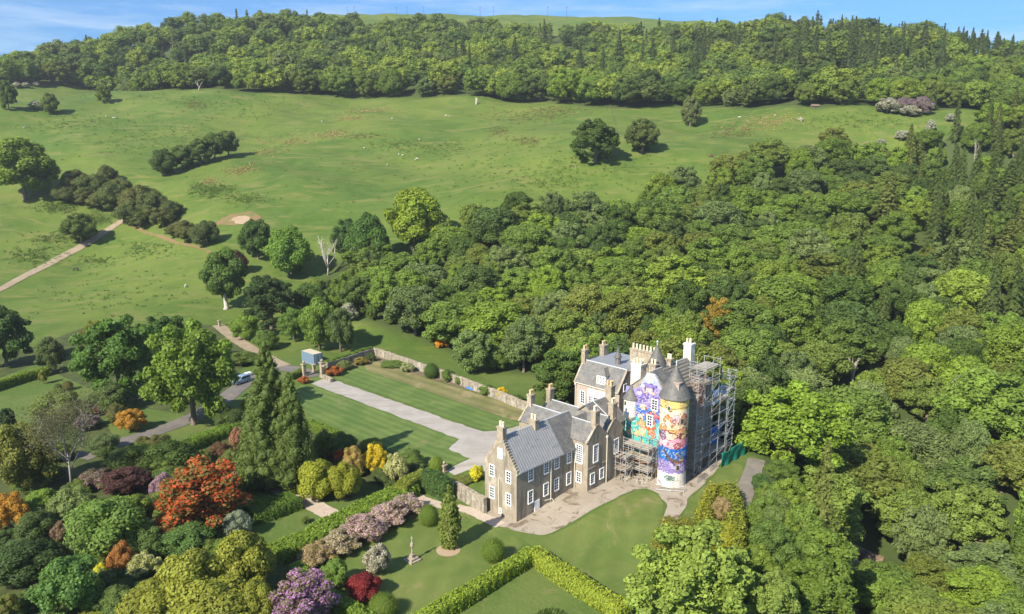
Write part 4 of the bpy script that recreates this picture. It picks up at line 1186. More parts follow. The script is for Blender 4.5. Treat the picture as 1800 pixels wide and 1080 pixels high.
def lawn_mat(name, a, b, dry, rot, sc=.16, dlo=.56, dhi=.72, band=.12):
    m, n, l = mat_new(name)
    P = n.new("ShaderNodeNewGeometry").outputs["Position"]
    k = mixrgb(n, l, noise(n, l, P, .11, 6, .65, .8, .38, .64), a, b)
    w = n.new("ShaderNodeTexWave"); w.inputs["Scale"].default_value = sc; w.inputs["Distortion"].default_value = 1.6; w.inputs["Detail"].default_value = 2
    l.new(mapping(n, l, P, (1, 1, 1), (0, 0, rot)), w.inputs["Vector"])
    k = mixrgb(n, l, w.outputs["Fac"], mixrgb(n, l, 1.0, k, [1 - band] * 3, 'MULTIPLY'), mixrgb(n, l, 1.0, k, [1 + band * .9] * 3, 'MULTIPLY'))
    st = mapping(n, l, P, (.22, .13, .2), (0, 0, rot + R(90)))
    k = mixrgb(n, l, noise(n, l, st, 1.0, 6, .7, .6, dlo, dhi), k, dry)
    k = mixrgb(n, l, noise(n, l, P, 2.4, 5, .75), mixrgb(n, l, 1.0, k, (.84, .86, .84), 'MULTIPLY'), mixrgb(n, l, 1.0, k, (1.16, 1.14, 1.1), 'MULTIPLY'))
    bsdf(n, l, k, .9, .15, noise(n, l, P, 3, 4, .7), .4, .08)
    return m
M['lawn'] = lawn_mat("mown_lawn", (.076, .122, .028), (.110, .152, .040), (.15, .16, .06), -TH)
M['lawn2'] = lawn_mat("front_lawn", (.084, .122, .026), (.118, .146, .036), (.19, .17, .07), R(12), .10, .53, .70, .05)
M['dry'] = lawn_mat("dry_bank_grass", (.13, .130, .048), (.18, .16, .07), (.23, .19, .095), -TH, .1, .5, .65)
M['gravel'] = gravel_mat()
M['forecourt'] = ground_mat("dusty_forecourt", (.285, .24, .18), (.335, .285, .22), (.15, .115, .075), .22, .50, .62)
M['road'] = ground_mat("worn_tarmac", (.125, .112, .098), (.165, .148, .128), (.20, .175, .145), .3)
M['track'] = ground_mat("stony_track", (.25, .195, .13), (.30, .24, .165), (.17, .16, .085), .3)
M['path'] = ground_mat("garden_path_gravel", (.38, .30, .23), (.44, .36, .28), (.28, .22, .16), .4)
M['soil'] = ground_mat("garden_soil", (.13, .095, .062), (.19, .14, .095), (.07, .09, .03), .4, .5, .62)
M['shrubfloor'] = ground_mat("shrubbery_ground", (.045, .060, .020), (.075, .090, .028), (.11, .13, .035), .3)  # dark green floor under the shrub borders
M['glenpath'] = ground_mat('glen_path', (.16, .145, .115), (.21, .185, .15), (.10, .10, .06), .4)
M['sand'] = ground_mat("bare_sand", (.29, .21, .13), (.35, .26, .17), (.20, .15, .085), .1)
M['redsoil'] = ground_mat("red_soil", (.20, .125, .065), (.17, .13, .055), (.11, .13, .035), .12, .48, .62)

strip("track", [(-30, 522), (0, 510), (44, 484), (104, 453), (148, 431), (178, 413), (204, 395), (217, 387)], 3.3, M['track'], .14)
strip("road", [(140, 806), (178, 790), (250, 767), (322, 743), (387, 710), (424, 677), (464, 655), (500, 646), (535, 654), (548, 664)], 4.2, M['road'], .07)
strip("road", [(384, 572), (417, 599), (447, 617), (477, 634), (500, 644)], 3.4, M['track'], .09)
drape("drive", gpoly([(547, 675), (565, 668), (583, 667), (830, 753), (850, 759), (878, 758), (900, 752), (935, 741), (985, 742), (985, 800), (930, 850), (853, 846), (850, 818), (822, 828), (800, 836), (783, 827), (825, 807), (788, 790), (808, 772)]), M['gravel'], .04, wob=.12)
drape("lawn", gpoly([(585, 665), (600, 652), (640, 638), (905, 729), (925, 735), (915, 747), (873, 756), (846, 757), (830, 751)]), M['lawn'], .05)
drape("grass_bank", gpoly([(638, 641), (663, 635), (700, 647), (780, 675), (867, 701), (942, 724), (925, 743), (900, 738), (843, 720), (740, 684), (646, 652)]), M['dry'], .07)
drape("lawn", gpoly([(527, 676), (546, 678), (806, 773), (787, 790), (823, 807), (785, 824), (735, 806), (640, 775), (548, 740), (524, 705)]), M['lawn'], .05)
drape("forecourt", gpoly([(862, 912), (867, 921), (885, 927), (908, 933), (935, 939), (955, 941), (976, 935), (1028, 907), (1072, 881), (1100, 867), (1122, 860), (1144, 861), (1162, 872), (1172, 887), (1169, 903), (1161, 922), (1158, 940), (1163, 942), (1173, 928), (1193, 911), (1203, 892), (1212, 873), (1234, 856), (1248, 836), (1283, 800), (1262, 770), (1180, 790), (1060, 800), (1000, 820), (905, 880), (855, 898)], 1), M['forecourt'], .03, wob=.14)
drape("lawn", gpoly([(872, 924), (908, 936), (955, 944), (978, 938), (1030, 910), (1074, 884), (1101, 870), (1122, 863), (1143, 864), (1160, 875), (1168, 890), (1165, 905), (1157, 925), (1152, 950), (1150, 985), (1120, 1050), (1060, 1040), (945, 965)], 1), M['lawn2'], .05)
drape("lawn", gpoly([(1165, 945), (1178, 930), (1198, 912), (1210, 890), (1222, 870), (1246, 848), (1285, 812), (1312, 822), (1295, 850), (1262, 880), (1235, 900), (1210, 925), (1180, 960)], 1), M['lawn2'], .04)
drape("lawn", gpoly([(560, 1000), (650, 950), (745, 905), (770, 893), (815, 899), (860, 918), (905, 945), (925, 962), (850, 1010), (735, 1075), (690, 1100), (600, 1100), (560, 1040)], 1), M['lawn2'], .04)
strip("path", [(405, 818), (430, 829), (454, 842), (474, 853), (513, 869), (550, 888), (583, 906)], 2.9, M['path'], .06)
strip("path", [(715, 862), (745, 882), (785, 891), (820, 895), (850, 909), (880, 924)], 2.0, M['path'], .06)
strip("path", [(1330, 808), (1321, 838), (1306, 870), (1296, 905), (1284, 940), (1275, 975)], 2.8, M['glenpath'], .06)
drape("flower_bed", gpoly([(498, 990), (560, 956), (640, 915), (735, 876), (752, 892), (742, 903), (650, 948), (570, 998), (520, 1002)]), M['soil'], .055)
drape("flower_bed", gpoly([(575, 662), (585, 650), (655, 624), (700, 642), (945, 714), (950, 722), (700, 650), (660, 634), (595, 655)]), M['soil'], .08)
drape("bare_ground", smooth_poly([ground(788, 968)[:2] + 1.65 * np.array([math.cos(t), math.sin(t)]) for t in np.linspace(0, 6.28, 14)[:-1]], 1), M['sand'], .06, .8)
drape("shrubbery_ground", gpoly([(-60, 770), (60, 745), (170, 720), (200, 768), (150, 800), (178, 800), (330, 775), (430, 760), (440, 800), (405, 818), (440, 838), (430, 905), (450, 960), (520, 1003), (600, 1090), (560, 1160), (-100, 1160)]), M['shrubfloor'], .018)
drape("shrubbery_ground", gpoly([(440, 790), (548, 745), (740, 812), (745, 840), (700, 850), (640, 872), (575, 880), (530, 870), (470, 845), (440, 830)]), M['shrubfloor'], .022)
drape("shrubbery_ground", gpoly([(-60, 640), (60, 610), (150, 575), (380, 572), (440, 625), (400, 690), (330, 730), (240, 715), (150, 680), (60, 640), (-60, 690)]), M['shrubfloor'], .026)
drape("bare_ground", gpoly([(395, 388), (412, 382), (430, 380), (441, 383), (436, 391), (412, 397)], 1), M['sand'], .15, 2.0, wob=.8)
drape("bare_ground", gpoly([(376, 387), (408, 378), (432, 372), (452, 374), (456, 382), (440, 392), (400, 399), (384, 395)], 1), M['redsoil'], .10, 2.0, wob=1.3)
strip("trodden_path", [(222, 392), (260, 408), (310, 428), (370, 445)], 1.5, M['redsoil'], .10)
M['water'] = ground_mat("burn_bed", (.16, .105, .055), (.26, .20, .14), (.48, .43, .36), .5, .55, .65)
strip("stream", [(1476, 1090), (1492, 1045), (1508, 1000), (1525, 968)], 5.5, M['water'], .2)

# ------------------------------------------------------------------ shrubs and garden trees
def ground_lift(px, py, lift):
    d = ray(px, py)
    X, Y, Z = d[0] * _TS, d[1] * _TS, CAMH + d[2] * _TS
    f = Z - lift - hfast(X, Y)
    k = np.where(f < 0)[0]
    k0 = k[0] if len(k) else int(np.argmin(f))
    if k0 == 0: t = _TS[0]
    else: t = _TS[k0 - 1] + (_TS[k0] - _TS[k0 - 1]) * f[k0 - 1] / (f[k0 - 1] - f[k0] + 1e-9)
    x, y = d[0] * t, d[1] * t
    return np.array([x, y, h1(x, y)])
def fit_blob(cx, cy, w, h):
    """ground point, width and height in metres of a rounded thing seen at (cx,cy) with w x h pixels"""
    H = 2.0
    for _ in range(4):
        p = ground_lift(cx, cy, H * .5)
        dep = project((p[0], p[1], p[2] + H * .5))[2]
        Wm = w * dep / FPX
        el = math.atan2(CAMH - p[2], math.hypot(p[0], p[1]))
        hm = h * dep / FPX
        H = math.sqrt(max((hm * .55) ** 2, hm ** 2 - (Wm * .8 * math.sin(el)) ** 2)) / math.cos(el)
    return p, Wm, H
SHRUB = []
for i in range(6):
    g = np.random.default_rng(700 + i)
    C, Rr = lobes_crown(g, 1.0, 1.9, .98, [20, 30, 16, 36, 26, 18][i], [.22, .17, .28, .14, .18, .24][i], [.42, .34, .46, .28, .38, .44][i], -.75)
    V, F, v, fl = clump_cloud(g, C, Rr, 9000, [.046, .042, .05, .038, .046, .042][i], jit=[.42, .55, .42, .55, .5, .45][i], core=.76, zmin=-.9)
    SHRUB.append((V, F, v, C, Rr))
_shr = {}
def shrub_mesh(i, flower=None, frac=.5, seed=0):
    key = (i, flower, frac)
    if key not in _shr:
        V, F, v, C, Rr = SHRUB[i]
        if flower:
            g = np.random.default_rng(900 + i)
            V, F, v, fl = clump_cloud(g, C, Rr, 9000, .044, jit=.6, core=.74, flower=frac, zmin=-.9, flz=-.6)
            mk = ("flower", flower)
            if mk not in M: M[mk] = leaf_material("flowering_leaf", flower=flower)
            _shr[key] = np_mesh("foliage", V, F, [M[mk]], {"v": v, "fl": fl})
        else:
            _shr[key] = np_mesh("foliage", V, F, [M['leaf']], {"v": v, "fl": np.zeros(len(V))})
    return _shr[key]
g = np.random.default_rng(720)
V, F, v, fl = clump_cloud(g, [(0, 0, .93)], [.97], 9000, .040, jit=.32, core=.93, zmin=-.85, squash=.98)
V[:len(F)] = V[:len(F)]
SHRUB.append((V, F, v, [(0, 0, .93)], [.97]))
gs_ = np.random.default_rng(31)
stem_me = MB().tube([(0, 0, -.2), (.05, .02, .5), (.1, -.05, 1.0)], [.10, .07, .03], 6).mesh("stem", M['bark'], smooth=True)
def shrub(name, label, cat, cx, cy, w, h, color, i=None, flower=None, frac=.5, group=None, sink=0.0):
    p, Wm, H = fit_blob(cx, cy, w, h)
    i = gs_.integers(6) if i is None else i
    e = empty(name, (p[0], p[1], p[2] - sink), gs_.uniform(0, 6.28), label, cat, group)
    e.scale = (Wm / 2, Wm / 2, H / 1.95)
    o = link(bpy.data.objects.new("foliage", shrub_mesh(i, flower, frac)), e); o.color = (*color, 1)
    link(bpy.data.objects.new("stem", stem_me), e)
    return e
def gtree(name, label, cx, cy, w, h, color, i=None, clear=.15, cat="tree", group=None, trunk=True):
    p, Wm, H = fit_blob(cx, cy, w, h)
    i = gs_.integers(len(BROAD)) if i is None else i
    return put_tree(name, label, cat, p, BROAD[i], Wm / 10.2, H / 12, color, group)
BG, MG, DG, GG, OG = (.125, .185, .026), (.080, .130, .028), (.042, .078, .020), (.095, .128, .058), (.100, .115, .028)
# -- single trees of the garden and the field
gtree("broadleaf_tree", "big sunlit bright green tree beside the drive road", 333, 655, 150, 185, (.088, .138, .026), 3)
gtree("broadleaf_tree", "dark dense tree behind the big bright tree by the road", 205, 628, 140, 150, (.050, .098, .024), 3)
gtree("broadleaf_tree", "dark round tree rising above the left garden trees", 285, 600, 105, 95, (.040, .080, .022), 7)
gtree("broadleaf_tree", "dark tree cut by the left edge beside the horse field", 5, 590, 95, 110, (.034, .066, .022), 5)
gtree("broadleaf_tree", "grey green small tree at the end of the clipped left hedge", 88, 625, 48, 62, (.060, .085, .038), 1)
gtree("broadleaf_tree", "tree with golden tips behind the left garden", 165, 590, 50, 55, (.100, .115, .026), 3)
gtree("broadleaf_tree", "pale trunked oak standing alone at the field corner", 400, 486, 72, 86, (.055, .095, .025), 2)
shrub("broadleaf_tree", "small purple leaved tree beside the pale trunked oak", "tree", 412, 462, 46, 42, (.050, .030, .025), 1)
gtree("yew_tree", "dark spreading yew left of the old gateway", 474, 530, 104, 98, (.030, .052, .020), 7)
gtree("broadleaf_tree", "dark green tree at the left end of the tree belt", 452, 420, 62, 72, (.045, .080, .025), 5)
gtree("broadleaf_tree", "lush bright sycamore left of the bleached dead tree", 505, 442, 82, 88, (.085, .150, .030), 4)
gtree("broadleaf_tree", "dark sycamore right of the bleached dead tree", 650, 425, 76, 100, (.045, .088, .022), 4)
gtree("broadleaf_tree", "dark tree just behind the bleached dead tree", 610, 425, 55, 75, (.036, .070, .024), 1)
gtree("broadleaf_tree", "tall lime green tree rising from the top of the tree belt", 728, 385, 102, 108, (.125, .172, .024), 0)
gtree("broadleaf_tree", "lone dense round tree in the middle of the upper field", 1047, 246, 87, 78, (.046, .078, .022), 7)
gtree("broadleaf_tree", "loose grey green tree beside the lone round tree", 1130, 240, 60, 58, (.070, .092, .036), 1)
gtree("broadleaf_tree", "sparse thin tree at the right edge of upper field", 1214, 195, 36, 55, (.090, .110, .050), 5)
gtree("broadleaf_tree", "huge bright tree at the left edge of the middle field", 38, 298, 118, 104, (.085, .130, .024), 2)
gtree("broadleaf_tree", "tall tree at the far left edge below the hillside wood", 12, 168, 32, 50, (.060, .095, .028), 1)
gtree("broadleaf_tree", "leaning small tree beside white hawthorns on the left field", 88, 182, 30, 36, (.065, .095, .028), 4)
gtree("broadleaf_tree", "little round field tree with its long shadow, left of middle", 181, 165, 28, 32, (.075, .110, .028), 7)
gtree("broadleaf_tree", "small light tree beside the stony farm track", 140, 402, 58, 52, (.070, .105, .030), 1)
gtree("broadleaf_tree", "leafy silvery tree on the bank above the wall", 832, 616, 82, 78, (.090, .135, .055), 5)
gtree("broadleaf_tree", "dark tree pressed against the mansion's left gable", 1000, 655, 60, 75, (.050, .090, .026), 3)
gtree("broadleaf_tree", "broad vivid green tree above the path right of the castle", 1392, 748, 190, 158, (.112, .172, .028), 3)
gtree("broadleaf_tree", "orange bronze tree in the wood behind the scaffolding", 1262, 560, 66, 76, (.170, .125, .026), 3)
gtree("broadleaf_tree", "large pale green tree filling the bottom edge, right of the lawn", 1215, 1015, 215, 190, (.128, .178, .046), 7)
gtree("broadleaf_tree", "second pale green tree at the bottom edge by the glen", 1360, 1055, 90, 100, (.115, .160, .048), 7)
for k, (cx, cy, w, h, t) in enumerate(((285, 285, 46, 46, 0), (322, 276, 44, 42, 1), (350, 266, 48, 48, 1), (376, 256, 44, 50, 1), (400, 252, 40, 44, 1))):
    gtree("hedgerow_tree", "dark bushy tree in the short line across the left field, " + ("leftmost" if k == 0 else "second from left", "middle of five", "fourth from left", "rightmost at the slope top")[max(0, k - 0)] if k < 2 else "dark bushy tree in the short line across the left field, " + ("middle of five", "fourth from left", "rightmost at the slope top")[k - 2], cx, cy, w, h, [(.050, .080, .028), (.064, .098, .034)][t], None, group="hedgerow trees in the left field")
scrub = [(130, 318, 52, 40), (165, 330, 60, 46), (200, 345, 62, 46), (238, 352, 62, 48), (270, 362, 58, 50), (225, 375, 54, 40), (285, 382, 44, 36), (188, 308, 36, 34), (150, 345, 46, 34), (115, 340, 46, 30), (255, 345, 50, 34), (180, 352, 56, 34), (300, 368, 46, 30), (330, 412, 40, 28), (210, 330, 50, 34), (245, 385, 50, 28), (320, 400, 40, 26), (305, 405, 36, 22)]
for cx, cy, w, h in scrub:
    shrub("gorse_bush", "dusky olive scrub bush in the thicket between track and field", "bush", cx, cy, w, h, (.058 + gs_.uniform(0, .016), .082, .032), None, None, group="scrub thicket at the end of the track")
shrub("field_bush", "dark round bush standing near the bare sandy patch", "bush", 360, 410, 46, 44, (.045, .066, .026), 2)
for cx, cy, w, h in ((62, 185, 26, 14), (30, 150, 16, 10), (45, 150, 14, 9), (63, 148, 12, 9)):
    shrub("hawthorn", "white blossoming hawthorn on the far left of the field", "bush", cx, cy, w, h, (.09, .11, .05), 1, (.66, .64, .56), .75, group="white hawthorns on the left field")
for k, (cx, cy, w, h, c) in enumerate(((1560, 186, 40, 26, (.62, .56, .52)), (1592, 184, 46, 24, (.36, .20, .36)), (1622, 186, 40, 30, (.36, .20, .35)), (1628, 172, 34, 22, (.60, .54, .50)), (1600, 195, 40, 18, (.62, .57, .52)))):
    shrub("rhododendron", ("pale blossoming rhododendron at the left end of the far pink bank", "purple blossoming rhododendron in middle of the far pink bank", "purple blossoming rhododendron at the right end of the far bank", "pale blossoming rhododendron topping the far pink bank", "pale low rhododendron in front of the far pink bank")[k], "shrub", cx, cy, w, h, (.08, .10, .04), 1, c, .7, group="rhododendrons at the far field corner")
for k, (cx, cy, w, h) in enumerate(((1636, 222, 18, 22), (1586, 238, 24, 18), (1548, 250, 18, 12), (1670, 207, 18, 14))):
    shrub("hawthorn", ("upright white hawthorn where the right field narrows", "white hawthorn at the wood edge below the right field", "small white hawthorn at the wood edge, left of two", "little white hawthorn right of the far pink rhododendrons")[k], "bush", cx, cy, w, h, (.09, .11, .05), 3, (.62, .60, .54), .7)
shrub("hawthorn", "white blossoming bush at the top of the old gateway shrubs", "bush", 612, 550, 34, 34, (.09, .12, .05), 3, (.60, .55, .50), .6)
# shrubs round the gate
for lab, cx, cy, w, h, c in (("rounded light green bush beside the farm road", 430, 575, 50, 46, (.095, .150, .030)), ("low green bush at the bend of the farm road", 468, 597, 46, 34, (.070, .115, .030)), ("tall fresh green shrub left of the container", 560, 570, 62, 90, (.080, .130, .028)), ("grey green upright shrub behind the container", 598, 580, 56, 78, (.062, .092, .040)), ("leafy green shrub between yew and gateway", 515, 570, 60, 56, (.070, .120, .030)), ("dark shrub behind the leafy gate shrubs", 545, 530, 70, 60, (.045, .080, .024)), ("dark low bush at the grass verge behind the car", 430, 630, 60, 26, (.075, .105, .032))):
    shrub("bush", lab, "bush", cx, cy, w, h, c)
shrub("azalea", "vivid orange azalea on the bank above the wall", "shrub", 776, 603, 24, 17, (.30, .20, .03), 1, (.80, .30, .02), .75)
M['greybark'] = plain('grey_bark', (.34, .31, .27), .9, .1, var=.2)
# -- left garden
GARD = [
 ("olive_shrub", "big olive green shrub at the left edge, lower half", "shrub", 38, 805, 110, 125, (.095, .105, .028), 3, None, 0),
 ("shrub", "green shrub above the grey twiggy tree", "shrub", 98, 712, 82, 56, (.080, .110, .030), 2, None, 0),
 ("azalea", "deep magenta azalea below the dark garden trees", "shrub", 170, 717, 34, 24, (.05, .06, .03), 1, (.34, .01, .14), .8),
 ("rhododendron", "lilac rhododendron beside the grey twiggy tree", "shrub", 152, 742, 48, 26, (.06, .08, .04), 1, (.50, .27, .50), .55),
 ("azalea", "rounded golden orange azalea on the lawn by the road", "shrub", 229, 739, 52, 40, (.26, .15, .03), 3, (.40, .22, .04), .5),
 ("conifer_bush", "small dark conifer at the left edge of the lawn", "bush", 12, 738, 28, 42, (.030, .055, .025), 3, None, 0),
 ("conifer_bush", "small pale upright conifer on the left lawn", "bush", 75, 663, 15, 25, (.120, .140, .040), 3, None, 0),
 ("topiary_ball", "little clipped ball beside the small pale conifer", "topiary", 102, 681, 14, 13, (.060, .085, .028), 6, None, 0),
 ("topiary_ball", "little clipped ball right of another on the left lawn", "topiary", 119, 678, 17, 16, (.085, .085, .030), 6, None, 0),
 ("shrub", "dark shrub under the big bright tree, left side", "shrub", 195, 700, 70, 50, (.055, .090, .030), 1, None, 0),
 ("shrub", "olive shrub above the golden azalea", "shrub", 205, 728, 40, 36, (.085, .090, .035), 1, None, 0),
 ("rhododendron", "dark maroon rhododendron left of the orange one", "shrub", 222, 845, 84, 50, (.055, .028, .034), 1, None, 0),
 ("rhododendron", "dusty pink rhododendron beside the dark maroon one", "shrub", 168, 842, 60, 36, (.07, .08, .04), 1, (.42, .22, .28), .45),
 ("shrub", "dark green spreading shrub below the road hedge, left", "shrub", 232, 812, 90, 56, (.045, .070, .020), 0, None, 0),
 ("shrub", "dark green spreading shrub below the road hedge, right", "shrub", 298, 800, 84, 58, (.048, .078, .022), 2, None, 0),
 ("shrub", "round bush above the orange rhododendron", "shrub", 358, 804, 26, 28, (.090, .110, .030), 3, None, 0),
 ("shrub", "reddish brown shrub below the road hedge", "shrub", 386, 790, 34, 26, (.090, .055, .040), 1, None, 0),
 ("shrub", "mixed green shrub below the pink azalea", "shrub", 405, 808, 46, 34, (.085, .105, .038), 1, None, 0),
 ("azalea", "coral pink azalea left of the tall cypress", "shrub", 418, 773, 30, 42, (.10, .09, .04), 1, (.62, .26, .20), .65),
 ("shrub", "sage green feathery shrub left of the orange rhododendron", "shrub", 122, 890, 80, 62, (.105, .140, .062), 4, None, 0),
 ("shrub", "large fresh green shrub in front of the sage shrub", "shrub", 190, 925, 140, 108, (.080, .130, .036), 0, None, 0),
 ("shrub", "pale green shrub left of the orange rhododendron, low", "shrub", 232, 890, 60, 44, (.105, .150, .036), 2, None, 0),
 ("rhododendron", "great orange red flowering rhododendron in the left garden", "shrub", 350, 872, 168, 122, (.10, .085, .030), 3, (.46, .072, .018), .60),
 ("rhododendron", "lilac flowers at the left shoulder of the orange rhododendron", "shrub", 286, 856, 42, 46, (.10, .09, .05), 1, (.56, .32, .58), .65),
 ("spruce_bush", "blue grey rounded conifer below the orange rhododendron", "bush", 417, 922, 52, 48, (.135, .165, .165), 1, None, 0),
 ("azalea", "golden orange azalea at the left edge, lower corner", "shrub", 14, 900, 66, 64, (.26, .16, .03), 1, (.45, .20, .03), .5),
 ("shrub", "bright green low shrub beside the golden azalea", "shrub", 72, 882, 66, 44, (.090, .145, .030), 0, None, 0),
 ("shrub", "dark green shrub right of the golden azalea", "shrub", 62, 925, 70, 56, (.045, .070, .026), 2, None, 0),
 ("azalea", "dusty pink azalea among green shrubs, left garden", "shrub", 104, 935, 30, 34, (.11, .09, .06), 1, (.46, .28, .24), .5),
 ("shrub", "dark heavy shrub at the bottom left", "shrub", 45, 985, 120, 76, (.030, .052, .020), 2, None, 0),
 ("shrub", "olive shrub in the bottom left corner", "shrub", 14, 1068, 44, 46, (.105, .115, .035), 1, None, 0),
 ("conifer_bush", "green feathery conifer near the bottom left corner", "bush", 120, 1032, 112, 104, (.060, .115, .036), 4, None, 0),
 ("shrub", "yellow leaved bush in front of the great green shrub", "shrub", 177, 1010, 30, 36, (.300, .300, .030), 0, None, 0),
 ("azalea", "bronze orange azalea standing beside the yellow bush", "shrub", 214, 985, 46, 62, (.22, .11, .04), 1, (.40, .17, .05), .45),
 ("rhododendron", "cream flowered rhododendron at the foot of the olive tree", "shrub", 248, 995, 62, 44, (.15, .17, .05), 1, (.62, .60, .30), .6),
 ("shrub", "green shrub right of the bronze azalea", "shrub", 254, 955, 76, 56, (.065, .105, .036), 1, None, 0),
 ("shrub", "deep green feathery shrub below the orange rhododendron", "shrub", 330, 948, 104, 58, (.056, .100, .034), 4, None, 0),
 ("shrub", "soft green shrub at the bottom edge, left of the olive tree", "shrub", 205, 1060, 80, 56, (.075, .110, .040), 1, None, 0),
 ("shrub", "yellow green shrub along the bottom edge, left", "shrub", 150, 1092, 130, 30, (.110, .130, .030), 0, None, 0),
 # cypress border
 ("shrub", "yellow green rounded shrub, left of the pair by the path", "shrub", 556, 842, 78, 72, (.150, .170, .024), 2, None, 0),
 ("shrub", "yellow green rounded shrub, right of the pair by the path", "shrub", 604, 845, 62, 66, (.140, .155, .022), 0, None, 0),
 ("azalea", "small scarlet azalea left of the peach shrub", "shrub", 596, 806, 20, 30, (.20, .07, .03), 1, (.62, .14, .04), .7),
 ("azalea", "peach leaved shrub between scarlet azalea and yellow bush", "shrub", 620, 812, 40, 54, (.22, .19, .07), 1, (.46, .28, .12), .4),
 ("azalea", "golden yellow azalea beside the lower lawn", "shrub", 660, 807, 48, 52, (.30, .25, .02), 3, (.55, .42, .03), .5),
 ("rhododendron", "cream flowered rhododendron right of the golden azalea", "shrub", 696, 824, 42, 54, (.16, .18, .05), 1, (.66, .62, .34), .65),
 ("shrub", "green shrub between cream rhododendron and clipped ball", "shrub", 725, 806, 44, 36, (.075, .115, .036), 1, None, 0),
 ("topiary_ball", "round clipped ball at the corner of the lower lawn", "topiary", 767, 817, 26, 28, (.110, .160, .028), 6, None, 0),
 ("shrub", "mixed green shrub right of the tall cypress", "shrub", 568, 782, 46, 50, (.085, .115, .032), 1, None, 0),
 ("shrub", "dark shrub at the corner of the lower lawn by the cypress", "shrub", 604, 785, 50, 46, (.050, .085, .030), 0, None, 0),
 ("shrub", "small olive shrub behind the golden azalea", "shrub", 652, 783, 40, 24, (.110, .135, .030), 2, None, 0),
 ("shrub", "yellowish bush left of the tall cypress by the road", "shrub", 434, 715, 24, 30, (.20, .17, .04), 1, None, 0),
 ("shrub", "dark shrub under the cypress by the road edge", "shrub", 405, 735, 60, 40, (.050, .075, .026), 0, None, 0),
 ("shrub", "bright yellow bush at the castle's left gable", "shrub", 837, 832, 28, 26, (.340, .330, .030), 1, None, 0),
 ("shrub", "low green plants on top of the wall by the gable", "shrub", 812, 843, 44, 14, (.095, .115, .035), 0, None, 0),
 # border under the long wall
 ("shrub", "low rusty red shrub beside the gate piers", "shrub", 585, 652, 34, 18, (.210, .075, .030), 0, None, 0),
 ("shrub", "small rusty shrub left of the gate piers", "shrub", 533, 668, 22, 13, (.210, .080, .030), 0, None, 0),
 ("shrub", "mixed border shrub under the ivy wall, left", "shrub", 605, 642, 30, 17, (.095, .115, .05), 1, None, 0),
 ("shrub", "golden border shrub under the ivy wall", "shrub", 634, 635, 26, 15, (.150, .130, .040), 1, None, 0),
 ("shrub", "dark border shrub at the corner of two garden walls", "shrub", 652, 628, 18, 16, (.050, .080, .030), 1, None, 0),
 ("shrub", "leafy border shrub at the left end of the long wall", "shrub", 690, 640, 44, 13, (.080, .120, .034), 0, None, 0),
 ("shrub", "silver grey border shrub under the long wall", "shrub", 716, 646, 26, 18, (.190, .215, .150), 1, None, 0),
 ("topiary_ball", "dark clipped dome under the long wall", "topiary", 758, 652, 26, 26, (.050, .088, .022), 6, None, 0),
 ("shrub", "green border shrub right of the dark clipped dome", "shrub", 787, 660, 28, 22, (.072, .115, .034), 1, None, 0),
 ("shrub", "small green border shrub left of the blue cover", "shrub", 808, 669, 18, 16, (.085, .125, .036), 0, None, 0),
 ("shrub", "green border shrub right of the blue cover", "shrub", 855, 685, 32, 18, (.070, .110, .034), 2, None, 0),
 ("shrub", "golden yellow border shrub under the long wall", "shrub", 882, 691, 23, 21, (.360, .280, .020), 1, None, 0),
 ("shrub", "green border shrub right of the golden yellow one", "shrub", 905, 700, 30, 15, (.070, .105, .034), 1, None, 0),
 # formal lawn
 ("topiary_dome", "clipped green dome left of the columnar conifer", "topiary", 754, 906, 33, 35, (.085, .130, .026), 6, None, 0),
 ("topiary_dome", "clipped green dome right of the columnar conifer", "topiary", 867, 967, 40, 39, (.085, .130, .024), 6, None, 0),
 ("topiary_dome", "clipped green dome at the bottom of the formal lawn", "topiary", 674, 1064, 49, 40, (.085, .125, .024), 6, None, 0),
 ("rhododendron", "white flowered bush standing alone on the formal lawn", "shrub", 664, 984, 48, 52, (.10, .11, .06), 1, (.68, .60, .55), .6),
 ("shrub", "light green airy shrub at the corner of formal lawn", "shrub", 590, 1009, 50, 50, (.085, .140, .036), 4, None, 0),
 ("maple", "dark red Japanese maple on the formal lawn", "tree", 636, 1031, 66, 50, (.110, .014, .020), 2, None, 0),
 ("rhododendron", "large magenta pink rhododendron at the bottom edge", "shrub", 530, 1058, 128, 100, (.10, .09, .06), 3, (.42, .20, .42), .58),
 ("rhododendron", "uppermost pale pink rhododendron in the long bed", "shrub", 713, 888, 62, 38, (.12, .12, .06), 1, (.60, .42, .46), .62),
 ("rhododendron", "second pale pink rhododendron down the long bed", "shrub", 684, 904, 74, 44, (.12, .11, .06), 3, (.62, .42, .47), .64),
 ("rhododendron", "middle pale pink rhododendron of the long bed", "shrub", 638, 928, 82, 48, (.12, .11, .06), 1, (.62, .40, .46), .64),
 ("rhododendron", "fourth pale rhododendron down the long bed", "shrub", 596, 954, 76, 44, (.13, .12, .06), 3, (.54, .43, .36), .5),
 ("rhododendron", "lowest brownish rhododendron of the long bed", "shrub", 556, 975, 68, 42, (.15, .12, .05), 1, (.50, .38, .28), .42),
 ("dwarf_palm", "tiny spiky palm on the grass by the path", "plant", 536, 914, 18, 13, (.090, .120, .036), 3, None, 0),
 # right of the castle
 ("conifer_hedge_bush", "olive conifer bush at the right edge of the front lawn", "bush", 1190, 945, 96, 62, (.110, .115, .024), 4, None, 0),
 ("overgrown_bush", "golden green bush below the bare brown strip", "bush", 1264, 946, 88, 52, (.150, .160, .024), 2, None, 0),
 ("dead_bush", "bare brown dead growth between the golden bushes", "bush", 1267, 896, 36, 44, (.185, .145, .100), 5, None, 0),
 ("shrub", "dark green bush beside the glen path", "shrub", 1338, 850, 34, 34, (.045, .085, .030), 0, None, 0),
